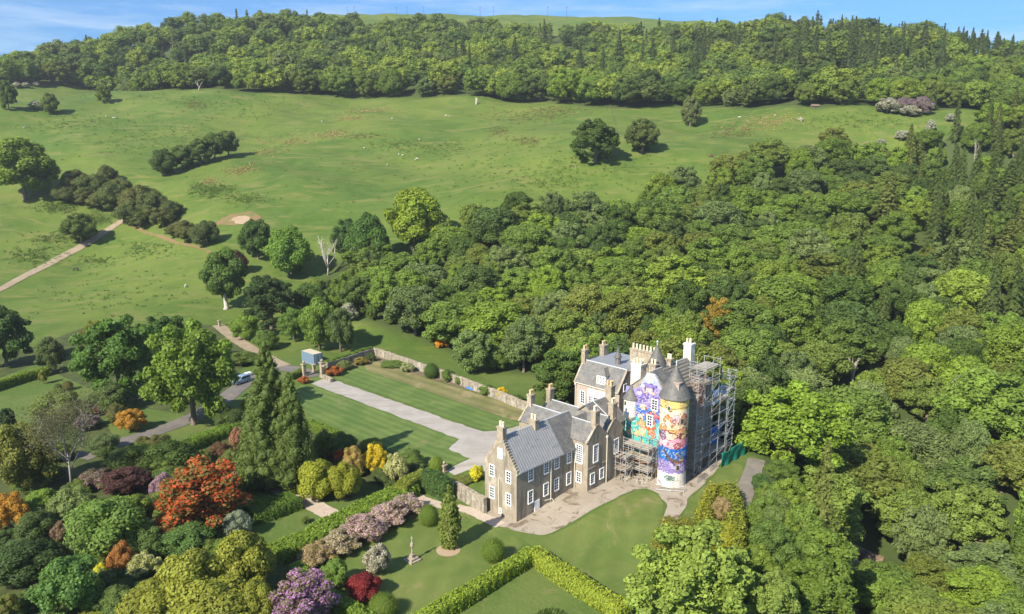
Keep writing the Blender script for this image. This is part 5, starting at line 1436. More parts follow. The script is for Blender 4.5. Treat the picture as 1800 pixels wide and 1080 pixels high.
 ("rhododendron", "pink blossom on a shrub at the right side of the glen", "shrub", 1742, 868, 34, 28, (.09, .12, .05), 1, (.58, .36, .48), .5),
 ("rhododendron", "pink blossom beside the stream", "shrub", 1522, 978, 26, 22, (.08, .11, .04), 1, (.50, .26, .44), .5),
 ("rhododendron", "pale pink blossom left of the stream", "shrub", 1428, 995, 34, 30, (.08, .11, .04), 1, (.52, .34, .40), .35),
 ("shrub", "yellow flowering shrub on the glen side", "shrub", 1478, 862, 60, 46, (.190, .180, .026), 1, None, 0),
 ("shrub", "dark red bush in a gap of the right wood", "shrub", 1592, 695, 36, 34, (.150, .085, .034), 0, None, 0),
 ("shrub", "green bush on the grass slope behind the mansion", "shrub", 870, 632, 50, 40, (.080, .125, .030), 0, None, 0),
]
for nm, lab, cat, cx, cy, w, h, c, i, fl, fr in GARD:
    shrub(nm, lab, cat, cx, cy, w, h, c, i, fl, fr or .5)
for cx, cy, w, h, k in ((425, 985, 100, 110, 0), (330, 1020, 120, 110, 1), (385, 1060, 150, 100, 2), (270, 1060, 110, 80, 3), (452, 1060, 70, 80, 4)):
    shrub("holm_oak", ("knobbly olive green tree crown, upper right of the bottom clump", "knobbly olive green tree crown, left of the bottom clump", "knobbly olive green tree crown, centre of the bottom clump", "knobbly olive green tree crown, bottom left of the clump", "knobbly olive green tree crown beside the magenta rhododendron")[k], "tree", cx, cy, w, h, (.135, .150, .030), 2, group="olive green trees at the bottom edge")
g = np.random.default_rng(88)
n_ = 0
for _ in range(900):
    px, py = g.uniform(-10, 470), g.uniform(770, 1090)
    if px > 300 and py < 840: continue
    if px > 430 and py < 960: continue
    if n_ >= 95: break
    s = g.uniform(22, 54)
    c = np.array([(.060, .095, .030), (.085, .120, .032), (.045, .072, .026), (.090, .095, .040), (.070, .100, .050)][g.integers(5)])
    shrub("shrub", "low muted green filler shrub among the left garden borders", "shrub", px, py, s * 1.2, s * .72, c, g.choice([1, 3, 5]), group="filler shrubs of the left garden"); n_ += 1
for _ in range(60):
    px, py = g.uniform(520, 745), g.uniform(770, 860)
    if py < 770 + (px - 545) * .22 + 10 or py > 868 - (px - 560) * .08: continue
    s = g.uniform(16, 34)
    shrub("shrub", "small filler shrub in the border below the lower lawn", "shrub", px, py, s * 1.2, s * .75, [(.070, .105, .032), (.100, .125, .030), (.060, .085, .036)][g.integers(3)], g.choice([1, 3]), group="filler shrubs below the lower lawn")
# undergrowth of the glen and of the wood's open gaps
n_ = 0
for x, y, s in poisson(VALLEY, 4.0, np.random.default_rng(91), 26000):
    if n_ >= 230 or y > 260: continue
    dn = min(((x - a) ** 2 + (y - b) ** 2) ** .5 - .62 * r for a, b, r in TREES)
    if dn < .9 or near_line(x, y, STREAM, 3.0): continue
    z = h1(x, y); px, py, dep = project((x, y, z + 1))
    if not (-20 < px < 1830 and py < 1110): continue
    if abs(px - 1495) < 46 and py > 930: continue
    w = g.uniform(3.0, 6.0); zn = zone_of(px, py)
    e = empty("undergrowth_bush", (x, y, z - .2), g.uniform(0, 6.28), "leafy undergrowth bush " + zn, "bush", "undergrowth bushes " + zn)
    e.scale = (w / 2, w / 2, g.uniform(1.0, 2.6))
    o = link(bpy.data.objects.new("foliage", shrub_mesh(int(g.integers(6)))), e); o.color = (*[(.070, .110, .030), (.095, .135, .032), (.055, .085, .028), (.085, .120, .045)][g.integers(4)], 1)
    n_ += 1
for cx, cy, w, h, k in ((1345, 905, 60, 62, 0), (1385, 880, 70, 74, 1), (1360, 955, 84, 72, 2), (1412, 930, 80, 84, 3), (1330, 985, 60, 52, 4), (1400, 990, 84, 72, 5), (1350, 870, 44, 40, 6), (1375, 925, 60, 54, 7)):
    shrub("slope_bush", "fresh green bush covering the slope below the glen path", "bush", cx, cy, w, h, [(.085, .130, .032), (.105, .150, .032), (.065, .105, .030)][k % 3], [1, 3, 5, 0][k % 4], group="bushes on the slope below the glen path")
# grey twiggy tree, dead tree, stump and fallen wood
def bare_tree(name, label, cx, base_py, top_py, spread, mat, seed, n=5, r0=.3, leaf=None, sub=3):
    g = np.random.default_rng(seed); p = ground(cx, base_py); dep = project(p)[2]
    H = (base_py - top_py) * dep / FPX * 1.08; S = spread * dep / FPX
    e = empty(name, p, 0, label, "tree")
    mb = MB(); tips = []
    mb.tube([(0, 0, -.3), (.1, 0, H * .25), (.0, .1, H * .42)], [r0, r0 * .8, r0 * .65], 7)
    for i in range(n):
        ph = 6.28 * i / n + g.uniform(-.4, .4); k = g.uniform(.35, 1)
        tip = np.array([S * .5 * k * math.cos(ph), S * .5 * k * math.sin(ph), H * g.uniform(.7, 1.0)])
        st = np.array([0, 0, H * g.uniform(.15, .42)]); m1 = st * .5 + tip * .5 + g.normal(0, .08, 3) * S + np.array([0, 0, -.05 * H])
        m2 = m1 * .4 + tip * .6 + g.normal(0, .05, 3) * S
        mb.tube([st, m1, m2, tip], [r0 * .55, r0 * .4, r0 * .28, r0 * .06], 6); tips += [m1, m2, tip]
        for j in range(sub):
            q = m1 + (tip - m1) * g.uniform(.1, .8); t2 = q + np.array([g.normal(0, .14) * S, g.normal(0, .14) * S, H * g.uniform(.04, .22)])
            mb.tube([q, q * .5 + t2 * .5 + g.normal(0, .02, 3) * S, t2], [r0 * .22, r0 * .14, r0 * .04], 5); tips.append(t2)
    mb.build("trunk", mat, e, smooth=True)
    return e, np.array(tips), H, S
bare_tree("dead_tree", "bleached white dead tree standing in the tree belt", 577, 484, 418, 40, M['white_wood'], 5, 7, .34, sub=4)
e, tips, H, S = bare_tree("birch_tree", "grey twiggy half bare tree with pale limbs, left garden", 126, 862, 712, 120, M['greybark'], 9, 9, .17, sub=6)
g = np.random.default_rng(10)
P = np.repeat(tips, 150, 0) + g.normal(0, .85, (len(tips) * 150, 3)) * np.array([1, 1, .8]); P = P[P[:, 2] > H * .22]
Vq, Fq = leaf_quads(P, unit(g.normal(size=P.shape) + np.array([0, 0, .3])), g.uniform(.08, .20, len(P)), g.uniform(.03, .08, len(P)), g)
o = link(bpy.data.objects.new("crown", np_mesh("crown", Vq, Fq, [M['leaf']], {"v": np.repeat(g.uniform(0, 1, len(P)), 4), "fl": np.zeros(len(Vq))})), e); o.color = (.075, .078, .052, 1)
bare_tree("dead_stump", "broken pale stump standing in the upper field", 837, 184, 172, 8, M['white_wood'], 21, 3, .7, sub=0)
bare_tree("fallen_branches", "bleached fallen branches on the right upper field", 1408, 213, 207, 14, M['white_wood'], 22, 5, .4, sub=2)
bare_tree("dead_branch", "pale bare leaning trunk at the foot of the hillside wood", 350, 160, 142, 16, M['pale_bark'], 23, 3, .4, sub=1)
bare_tree("bare_trunk_tree", "tall pale bare trunk showing among the glen trees", 1496, 690, 622, 24, M['pale_bark'], 24, 4, .30, sub=3)
bare_tree("bare_trunk_tree", "pale leaning trunk among conifers on the right slope", 1712, 310, 245, 16, M['pale_bark'], 25, 3, .26, sub=3)
# pale trunk of the field oak: a clear bole showing under its crown
p = ground(398, 543)
MB().tube([(0, 0, -.3), (.1, 0, .4), (-.1, .1, 3), (.2, 0, 6.5)], [1.15, .75, .55, .4], 9).build("trunk", M['pale_bark'], None, smooth=True)
bo = COL.objects[-1] if False else bpy.data.objects[[o.name for o in bpy.data.objects if o.name.startswith("trunk") and o.parent is None][0]]
oak = [o for o in bpy.data.objects if o.get("label", "").startswith("pale trunked oak")][0]
oak.location = p; bo.parent = oak; bo.scale = (1 / oak.scale[0], 1 / oak.scale[1], 1 / oak.scale[2])
oak.scale[2] *= 1.18
# tall cypress with two leaders, and the columnar conifer
p = ground(490, 856); dep = project(p)[2]
e = empty("cypress_tree", p, 0, "towering dark cypress with two leaders beside the path", "tree")
HC = 250 * dep / FPX * 1.06
g = np.random.default_rng(41)
for lx, ly, hh, rx, n_ in ((-.9, .3, 1.0, .235, 190), (2.9, -.9, .80, .175, 120), (-3.2, .2, .60, .15, 70)):
    C, Rr = [], []
    for i in range(n_):
        t = (i + .5) / n_
        z = .08 + .92 * (1 - (1 - t) ** .72)
        prof = (1 - z) ** .72 * min(1.0, .55 + (z - .08) / .18) + .02
        r = HC * rx * prof * g.uniform(.72, 1.06); a_ = i * 2.39996 + g.uniform(-.4, .4)
        lr = max(.28, HC * .052 * g.uniform(.6, 1.3) * (.35 + .65 * prof))
        C.append((lx + max(0, r - lr * .5) * math.cos(a_), ly + max(0, r - lr * .5) * math.sin(a_), HC * hh * z - .16 * r)); Rr.append(lr)
    for i in range(14):
        z = .12 + .8 * i / 13; C.append((lx, ly, HC * hh * z)); Rr.append(max(.3, HC * rx * .62 * (1 - z) ** .72))
    V, F, v, fl = clump_cloud(g, C, Rr, 15000, .15, squash=1.25, jit=.45, core=.76, zmin=-.9, up=-.05)
    o = link(bpy.data.objects.new("crown", np_mesh("crown", V, F, [M['leaf']], {"v": v, "fl": fl})), e); o.color = (.062, .092, .028, 1)
MB().tube([(0, 0, -.3), (0, 0, .6), (0, 0, 4), (.3, 0, HC * .7)], [.95, .72, .6, .1], 9).build("trunk", M['bark'], e, smooth=True)
p = ground(791, 962); dep = project(p)[2]; HC = 112 * dep / FPX * 1.08
e = empty("columnar_conifer", p, 0, "slender columnar conifer on a bare patch of the formal lawn", "tree")
g = np.random.default_rng(45); C = []; Rr = []
for i in range(26):
    t = i / 25; r = 1.42 * math.sin(math.pi * min(1, .22 + .78 * t) ) ** .7 * (1 - .25 * t)
    for k in range(2):
        a = g.uniform(0, 6.28); C.append((.4 * r * math.cos(a), .4 * r * math.sin(a), .5 + t * (HC - .9))); Rr.append(max(.22, r * .72))
V, F, v, fl = clump_cloud(g, C, Rr, 6500, .17, jit=.6, core=.78, zmin=-.9, flower=.16)
M['col'] = leaf_material("conifer_tips", flower=(.26, .24, .10))
o = link(bpy.data.objects.new("crown", np_mesh("crown", V, F, [M['col']], {"v": v, "fl": fl})), e); o.color = (.085, .115, .026, 1)
MB().tube([(0, 0, -.2), (0, 0, 1.2)], .16, 7).build("trunk", M['bark'], e)

# ------------------------------------------------------------------ hedges
def hedge(label, top_px, width, height, color, name="hedge", leaf=.13, dens=42, jag=.10, seed=0, tip=None):
    g = np.random.default_rng(seed + 60)
    P = [ground_lift(x, y, height)[:2] for x, y in top_px]
    Q = smooth_poly(P, 2, closed=False) if len(P) > 2 else P
    base = np.r_[np.mean(Q, 0), 0]; base[2] = h1(*base[:2])
    Vs, Fs, vv = [], [], []; m = 0
    core = MB()
    for a, b in zip(Q[:-1], Q[1:]):
        d = b - a; L = np.linalg.norm(d)
        if L < 1e-3: continue
        d /= L; n = np.array([-d[1], d[0]])
        per = width + 2 * height; cnt = int(dens * (L + .3) * per)
        s = g.uniform(-.12, L + .12, cnt); q = g.uniform(0, per, cnt)
        side = np.where(q < height, 0, np.where(q < height + width, 1, 2))
        off = np.where(side == 0, -width / 2, np.where(side == 1, q - height - width / 2, width / 2))
        z = np.where(side == 0, q, np.where(side == 1, height, q - height - width))
        # rounded shoulders, uneven surface
        bul = 1 + jag * np.sin(s * 1.9 + a[0]) * .5
        e_ = np.clip((np.abs(off) - width / 2 + .25) / .25, 0, 1) * np.clip((z - height + .25) / .25, 0, 1)
        jit = g.normal(0, jag, cnt)
        nx = np.where(side == 0, -1, np.where(side == 1, 0, 1)); nz2 = np.where(side == 1, 1.0, 0)
        X = a[0] + d[0] * s + n[0] * (off * bul + nx * jit * .7); Y = a[1] + d[1] * s + n[1] * (off * bul + nx * jit * .7)
        Z = z * (1 + .05 * np.sin(s * 1.3 + a[1])) + nz2 * jit * .7 - e_ * .12 + hgt(X, Y)
        Nn = unit(np.c_[n[0] * nx, n[1] * nx, nz2 + .25] + g.normal(0, .5, (cnt, 3)))
        sz = leaf * g.uniform(.6, 1.4, cnt)
        V, F = leaf_quads(np.c_[X, Y, Z] - base, Nn, sz, sz * .65, g)
        Vs.append(V); Fs.append(F + m); m += len(V); vv.append(np.repeat(np.clip(g.uniform(0, 1, cnt) * .8 + .2 * nz2, 0, 1), 4))
        w2, hh = width / 2 - .12, height - .14
        za = h1(*a) - base[2]; zb = h1(*b) - base[2]
        c = [(a - n * w2, za - .2), (a + n * w2, za - .2), (b + n * w2, zb - .2), (b - n * w2, zb - .2), (a - n * w2, za + hh), (a + n * w2, za + hh), (b + n * w2, zb + hh), (b - n * w2, zb + hh)]
        core.add([(p_[0] - base[0], p_[1] - base[1], zz_) for p_, zz_ in c], [(0, 3, 2, 1), (4, 5, 6, 7), (0, 1, 5, 4), (1, 2, 6, 5), (2, 3, 7, 6), (3, 0, 4, 7)])
    for (a, dd) in ((Q[0], Q[0] - Q[1]), (Q[-1], Q[-1] - Q[-2])):
        d = unit(dd); n = np.array([-d[1], d[0]]); cnt = int(dens * width * height)
        off = g.uniform(-width / 2, width / 2, cnt); z = g.uniform(0, height, cnt)
        X = a[0] + n[0] * off + d[0] * .05; Y = a[1] + n[1] * off + d[1] * .05
        Nn = unit(np.c_[np.full(cnt, d[0]), np.full(cnt, d[1]), np.full(cnt, .2)] + g.normal(0, .5, (cnt, 3)))
        V, F = leaf_quads(np.c_[X, Y, z + hgt(X, Y)] - base, Nn, np.full(cnt, leaf), np.full(cnt, leaf * .65), g)
        Vs.append(V); Fs.append(F + m); m += len(V); vv.append(np.repeat(g.uniform(0, .8, cnt), 4))
    cv = np.array(core.v); cf = np.array(core.f, np.int32)
    me = np_mesh(name, np.concatenate(Vs + [cv]), np.concatenate(Fs + [cf + m]), [M['leaf']], {"v": np.r_[np.concatenate(vv), np.full(len(cv), .2)], "fl": np.zeros(m + len(cv))})
    o = link(bpy.data.objects.new(name, me)); o.location = base; o.color = (*color, 1)
    return tag(o, label, "hedge")
hedge("long wide clipped hedge above the pale pink rhododendron bed", [(484, 966), (552, 933), (622, 897), (680, 869), (724, 849)], 3.5, 1.7, (.095, .145, .024), jag=.16, leaf=.15, seed=1)
hedge("narrow clipped hedge running down beside the magenta rhododendron", [(519, 988), (548, 1020), (578, 1038), (617, 1063), (655, 1086)], 1.7, 1.6, (.090, .140, .024), seed=2)
hedge("clipped bright hedge arm along the lower side of formal lawn", [(728, 1087), (789, 1052), (850, 1016), (900, 985), (934, 965)], 1.8, 1.9, (.125, .175, .026), seed=3)
hedge("clipped bright hedge arm along the front lawn, to the right", [(938, 963), (989, 997), (1044, 1031), (1100, 1066)], 2.0, 2.0, (.155, .195, .030), seed=4)
hedge("shaggy golden green hedge left of the bare brown strip", [(1256, 852), (1244, 876), (1238, 905), (1240, 930)], 1.7, 2.1, (.135, .145, .024), jag=.42, leaf=.17, seed=21)
hedge("shaggy golden green hedge right of the bare brown strip", [(1280, 850), (1288, 876), (1294, 905), (1298, 940), (1296, 968)], 1.9, 2.3, (.118, .138, .024), jag=.42, leaf=.17, seed=22)
hedge("small low dark hedge corner at the bottom edge", [(930, 1090), (968, 1065), (995, 1084)], .7, .8, (.050, .080, .022), leaf=.10, dens=70, seed=5)
hedge("clipped hedge at the far left behind the lawn", [(-40, 681), (0, 668), (40, 656), (82, 645)], 1.8, 2.0, (.100, .150, .026), seed=6)
hedge("uneven hedge along the drive road below the bright tree", [(300, 790), (342, 770), (383, 754), (436, 736)], 2.4, 1.8, (.085, .140, .026), jag=.22, seed=7)
hedge("pale topped yew hedge leading to the archway", [(704, 852), (724, 838), (746, 826)], 2.2, 2.5, (.110, .135, .026), seed=8)
hedge("tall dark yew hedge block beside the garden steps", [(746, 827), (768, 832), (788, 846)], 1.8, 3.4, (.042, .078, .026), seed=9)
hedge("broad dark low hedge between grass and path", [(438, 895), (478, 884), (518, 870)], 4.2, 1.7, (.060, .105, .022), jag=.2, seed=10)
hedge("short clipped hedge at the cypress end of the lower lawn", [(543, 738), (566, 747), (590, 759)], 1.8, 1.6, (.090, .140, .026), seed=11)
hedge("small hedge beside the left gate pier", [(510, 657), (522, 652), (531, 647)], 1.2, 1.5, (.085, .130, .026), seed=12)
hedge("ivy growing thick along the gate wall top", [(572, 634), (610, 623), (653, 609)], 1.1, 2.3, (.075, .125, .024), name="ivy", dens=30, seed=13)

# ------------------------------------------------------------------ walls, piers, small garden things
def stone_wall(label, top_px, height, thick, name="stone_wall", cap=True):
    Q = [ground_lift(x, y, height)[:2] for x, y in top_px]
    base = np.r_[np.mean(Q, 0), 0]; base[2] = h1(*base[:2])
    e = empty(name, base, 0, label, "wall")
    mb, cp = MB(), MB(); g = np.random.default_rng(len(label))
    BF = [(0, 3, 2, 1), (4, 5, 6, 7), (0, 1, 5, 4), (1, 2, 6, 5), (2, 3, 7, 6), (3, 0, 4, 7)]
    for a, b in zip(Q[:-1], Q[1:]):
        L = np.linalg.norm(b - a); k = max(1, int(L / 1.1))
        d = (b - a) / L; n = np.array([-d[1], d[0]])
        for i in range(k):
            p, q = a + (b - a) * i / k - base[:2], a + (b - a) * (i + 1) / k - base[:2]
            hz = height * g.uniform(.95, 1.03); zp = h1(*(p + base[:2])) - base[2]; zq = h1(*(q + base[:2])) - base[2]
            def add(m, w, z0, z1):
                m.add([(*(p - n * w), zp + z0), (*(p + n * w), zp + z0), (*(q + n * w), zq + z0), (*(q - n * w), zq + z0), (*(p - n * w), zp + z1), (*(p + n * w), zp + z1), (*(q + n * w), zq + z1), (*(q - n * w), zq + z1)], BF)
            add(mb, thick / 2, -.3, hz - .12)
            if cap: add(cp, thick / 2 + .06, hz - .12, hz)
    mb.build("wall_face", M['rubble'], e)
    if cap: cp.build("coping", M['stone'], e)
    return e
stone_wall("curved rubble wall running from yew hedge to the castle gable", [(788, 842), (800, 847), (812, 853), (833, 865), (853, 876)], 2.4, .6)
stone_wall("long pale rubble wall along the upper lawn", [(655, 611), (690, 622), (720, 632), (790, 656), (870, 685), (935, 710), (985, 727)], 1.9, .6)
stone_wall("dark garden wall under the ivy beside the gate", [(574, 637), (612, 626), (655, 612)], 2.0, .5, cap=False)
stone_wall("low rubble wall at the foot of the right gate pier", [(567, 659), (576, 662), (583, 666)], .9, .5)
def pier(label, px, py, w, h, ball=True, arm=False, name="gate_pier"):
    p = ground(px, py); e = empty(name, p, TH, label, "pier", "stone piers of the garden")
    mb = MB().box(-w / 2 - .12, w / 2 + .12, -w / 2 - .12, w / 2 + .12, -.2, .35).box(-w / 2, w / 2, -w / 2, w / 2, .35, h)
    mb.build("shaft", M['stone'], e)
    c = MB().box(-w / 2 - .18, w / 2 + .18, -w / 2 - .18, w / 2 + .18, h, h + .22)
    if arm: c.box(-w / 2, w / 2, -w / 2 - 1.0, -w / 2 + .1, h - .6, h - .25)
    cap = c.build("cap", M['stone'], e)
    if ball:
        r = w * .42; MB().lathe(0, 0, [(r * .4, h + .2), (r * .3, h + .32)] + [(r * math.sin(t), h + .3 + r - r * math.cos(t)) for t in np.linspace(.35, 3.0, 8)], 12).build("ball_finial", M['stone'], cap, smooth=True)
pier("tall stone gate pier left of the drive entrance", 535, 662, .7, 2.8)
pier("tall stone gate pier right of the drive entrance", 567, 663, .8, 3.3, arm=True)
pier("short inner stone post between the gate piers", 552, 654, .55, 1.6, ball=False)
pier("ball topped stone pier beside the clipped ball", 761, 828, .6, 1.5, name="garden_pier")
pier("ball topped stone pier at the end of the curved wall", 781, 832, .6, 1.3, name="garden_pier")
pier("small pale post where the farm road leaves the field", 386, 574, .5, 1.6, ball=False, name="gate_post")
# sundial pillar
p = ground(725, 986); e = empty("sundial_pillar", p, TH, "slim stone sundial pillar on steps in the formal lawn", "monument"); e.scale = (.8, .8, .95)
MB().box(-1.05, 1.05, -1.05, 1.05, -.1, .28).box(-.75, .75, -.75, .75, .28, .55).build("steps", M['stone'], e)
MB().box(-.32, .32, -.32, .32, .55, 1.0).lathe(0, 0, [(.17, 1.0), (.13, 1.6), (.12, 2.0)], 10).build("shaft", M['stone'], e)
MB().lathe(0, 0, [(.13, 2.0), (.28, 2.15), (.32, 2.4), (.26, 2.65), (.12, 2.8), (.09, 3.4), (.05, 3.7)], 8).box(-.05, .05, -.25, .25, 3.35, 3.45).build("dial_head", M['stone'], e)
# container
p0 = ground(552, 643)
e = empty("shipping_container", p0, TH, "grey blue container with a tan roof beyond the gateway", "container")
M['contblue'] = plain("container_paint", (.17, .24, .31), .6, .3, var=.12); M['conttan'] = plain("container_roof", (.46, .39, .28), .8, .2, var=.2)
Lc, Wc, Hc = 5.2, 2.44, 2.75
mb = MB().box(.05, Wc - .05, .05, Lc - .05, .15, Hc - .08)
for i in range(22):
    y = .2 + i * (Lc - .4) / 21; mb.box(.0, .06, y - .06, y + .06, .25, Hc - .2); mb.box(Wc - .06, Wc, y - .06, y + .06, .25, Hc - .2)
mb.build("body", M['contblue'], e)
MB().box(0.02, Wc - .02, .02, Lc - .02, Hc - .08, Hc).build("roof", M['conttan'], e)
fr = MB()
for x in (0, Wc - .12):
    for y in (0, Lc - .12): fr.box(x - .02, x + .14, y - .02, y + .14, 0, Hc + .02)
for z in (0.02, Hc - .14):
    fr.box(-.01, .11, .14, Lc - .14, z, z + .13); fr.box(Wc - .11, Wc + .01, .14, Lc - .14, z, z + .13); fr.box(.14, Wc - .14, -.012, .1, z, z + .13)
fr.build("corner_frame", M['contblue'], e)
for x0, x1 in ((.16, Wc / 2 - .02), (Wc / 2 + .02, Wc - .16)):
    d = MB().box(x0, x1, -.03, .04, .18, Hc - .18).build("door", M['contblue'], e)
    b = MB()
    for x in (x0 + .3, x1 - .3): b.tube([(x, -.07, .2), (x, -.07, Hc - .2)], .025, 6)
    b.build("lock_rod", M['steel'], d)
# cars
M['tyre'] = plain("tyre_rubber", (.02, .02, .02), .9, .2); M['carglass'] = plain("car_glass", (.02, .025, .03), .08, .7)
def car(label, p, rz, col, estate=True, L=4.4, Wd=1.8, Hh=1.75):
    m, n, l = mat_new("car_paint"); bsdf(n, l, col, .28, .5, None, metal=.25)
    e = empty("parked_car", p, rz, label, "car")
    hw = Wd / 2; b = MB()
    low = [(-L / 2, .45), (-L / 2 + .05, .95), (-L / 2 + 1.15, 1.05), (L / 2 - .05, 1.05), (L / 2, .5), (L / 2 - .1, .3), (-L / 2 + .1, .3)]
    b.prism(low, 'y', -hw, hw)
    roof = [(-L / 2 + 1.2, 1.05), (-L / 2 + 1.95, Hh - .05), (-L / 2 + 2.3, Hh), (L / 2 - .45, Hh), (L / 2 - .1, 1.05)]
    bm = MB().prism(roof, 'y', -hw + .12, hw - .12)
    o = b.build("body", m, e); bv = o.modifiers.new("bevel", 'BEVEL'); bv.width = .07; bv.segments = 2
    o2 = bm.build("cabin", m, e); bv = o2.modifiers.new("bevel", 'BEVEL'); bv.width = .08; bv.segments = 2
    f = lambda x0, z0, x1, z1, y0, y1: [(x0, y0, z0), (x0, y1, z0), (x1, y1, z1), (x1, y0, z1)]
    ws = MB().prism([(-L / 2 + 1.27, 1.12), (-L / 2 + 1.9, Hh - .14), (-L / 2 + 1.86, Hh - .11), (-L / 2 + 1.22, 1.15)], 'y', -hw + .24, hw - .24); ws.build("windscreen", M['carglass'], o2)
    rw = MB().prism([(L / 2 - .16, 1.2), (L / 2 - .40, Hh - .15), (L / 2 - .36, Hh - .13), (L / 2 - .12, 1.22)], 'y', -hw + .24, hw - .24); rw.build("rear_window", M['carglass'], o2)
    for s in (-1, 1):
        w_ = MB()
        for x0, x1 in ((-L / 2 + 1.75, -L / 2 + 2.65), (-L / 2 + 2.72, L / 2 - 1.35), (L / 2 - 1.28, L / 2 - .5)):
            w_.box(x0, x1, s * (hw - .125), s * (hw - .10), 1.15, Hh - .18)
        w_.build("side_window", M['carglass'], o2)
        MB().box(-L / 2 - .02, -L / 2 + .12, s * (hw - .5), s * (hw - .12), .68, .86).build("headlight", M['white'], e)
        for x in (-L / 2 + .85, L / 2 - .85):
            t = MB(); n_ = 14
            for ring in ((hw - .2, .36), (hw + .02, .36)):
                pass
            vs_ = []; 
            for yy in (s * (hw - .22), s * (hw + .02)):
                vs_ += [(x + .36 * math.cos(6.2832 * i / n_), yy, .36 + .36 * math.sin(6.2832 * i / n_)) for i in range(n_)]
            t.add(vs_, [tuple(range(n_)), tuple(range(2 * n_ - 1, n_ - 1, -1))] + [(i, (i + 1) % n_, n_ + (i + 1) % n_, n_ + i) for i in range(n_)])
            w2 = t.build("wheel", M['tyre'], e)
            rm = MB(); vs_ = []
            for yy in (s * (hw + .0), s * (hw + .035)):
                vs_ += [(x + .2 * math.cos(6.2832 * i / n_), yy, .36 + .2 * math.sin(6.2832 * i / n_)) for i in range(n_)]
            rm.add(vs_, [tuple(range(n_)), tuple(range(2 * n_ - 1, n_ - 1, -1))] + [(i, (i + 1) % n_, n_ + (i + 1) % n_, n_ + i) for i in range(n_)])
            rm.build("rim", M['steel'], w2)
    return e
p = ground(424, 674); car("silver blue estate car parked on the road by the trees", p + np.array([0, 0, .05]), R(240) + math.pi, (.26, .34, .43))
p = ground(436, 661); e = empty("trailer", p, R(48), "small white trailer behind the silver car", "trailer")
e.scale = (.7, .7, .7)
MB().box(-1.0, 1.0, -.7, .7, .45, 1.15).build("body", M['white'], e)
for s in (-1, 1):
    n_ = 12; t = MB(); vs_ = []
    for yy in (s * .72, s * .86): vs_ += [(.28 * math.cos(6.2832 * i / n_), yy, .28 + .28 * math.sin(6.2832 * i / n_)) for i in range(n_)]
    t.add(vs_, [tuple(range(n_)), tuple(range(2 * n_ - 1, n_ - 1, -1))] + [(i, (i + 1) % n_, n_ + (i + 1) % n_, n_ + i) for i in range(n_)]); t.build("wheel", M['tyre'], e)
MB().tube([(-1, 0, .5), (-1.9, 0, .5)], .05, 6).build("drawbar", M['steel'], e)
p = ground(936, 765); car("dark teal car parked on the gravel behind the front wing", p + np.array([0, 0, .06]), R(150), (.03, .085, .11), L=4.2, Hh=1.5)
# blue cover, skip, bench-like barrier at the tower foot
p = ground(830, 684); e = MB()
g = np.random.default_rng(8)
mb = MB().taper(-1.3, 1.3, -.8, .8, 0, .75, .35)
o = mb.build("covered_pile", M['bluesheet']); o.location = p; o.rotation_euler = (0, 0, TH + 1.57); tag(o, "pile under a bright blue cover beside the long wall", "cover"); bv = o.modifiers.new("bevel", 'BEVEL'); bv.width = .15; bv.segments = 2
def barrier(label, px, py, L, rz):
    p = ground(px, py); e = empty("site_barrier", p, rz, label, "barrier", "site barriers round the tower")
    MB().tube([(-L / 2, 0, .1), (-L / 2, 0, 1.05), (L / 2, 0, 1.05), (L / 2, 0, .1)], .05, 6).tube([(-L / 2, 0, .25), (L / 2, 0, .25)], .04, 6).build("frame", M['steel'], e)
    b = MB()
    for i in range(int(L / .22)): b.tube([(-L / 2 + .22 * (i + .5), 0, .25), (-L / 2 + .22 * (i + .5), 0, 1.05)], .02, 4)
    b.build("bars", M['steel'], e)
    for s in (-1, 1): MB().box(s * L / 2 - .05, s * L / 2 + .05, -.3, .3, 0, .08).build("foot", M['steel'], e)
barrier("low steel barrier in front of the tower, left one", 1166, 864, 2.3, R(-14)); barrier("low steel barrier in front of the tower, right one", 1190, 866, 2.0, R(-10))
barrier("steel barrier right of the tower on the grass edge", 1232, 846, 2.6, R(50)); barrier("steel barrier nearer the green netting", 1254, 826, 2.6, R(50))
for k, (px, py) in enumerate(((1095, 842), (1108, 838), (1122, 848), (1085, 834), (1135, 842))):
    p = ground(px, py); g = np.random.default_rng(70 + k); mb = MB()
    for i in range(7):
        x, y, a, L = g.uniform(-.7, .7), g.uniform(-.7, .7), g.uniform(0, 3.1), g.uniform(.5, 1.3)
        mb.tube([(x - L * math.cos(a), y - L * math.sin(a), .08 + .05 * i), (x + L * math.cos(a), y + L * math.sin(a), .1 + .05 * i)], .05, 4)
        mb.box(x - .2, x + .2, y - .15, y + .15, 0, g.uniform(.1, .35))
    o = mb.build("rubble_heap", M['board']); o.location = p
    tag(o, "heap of planks and rubble at the foot of the front scaffold", "rubble", "rubble heaps below the scaffold")

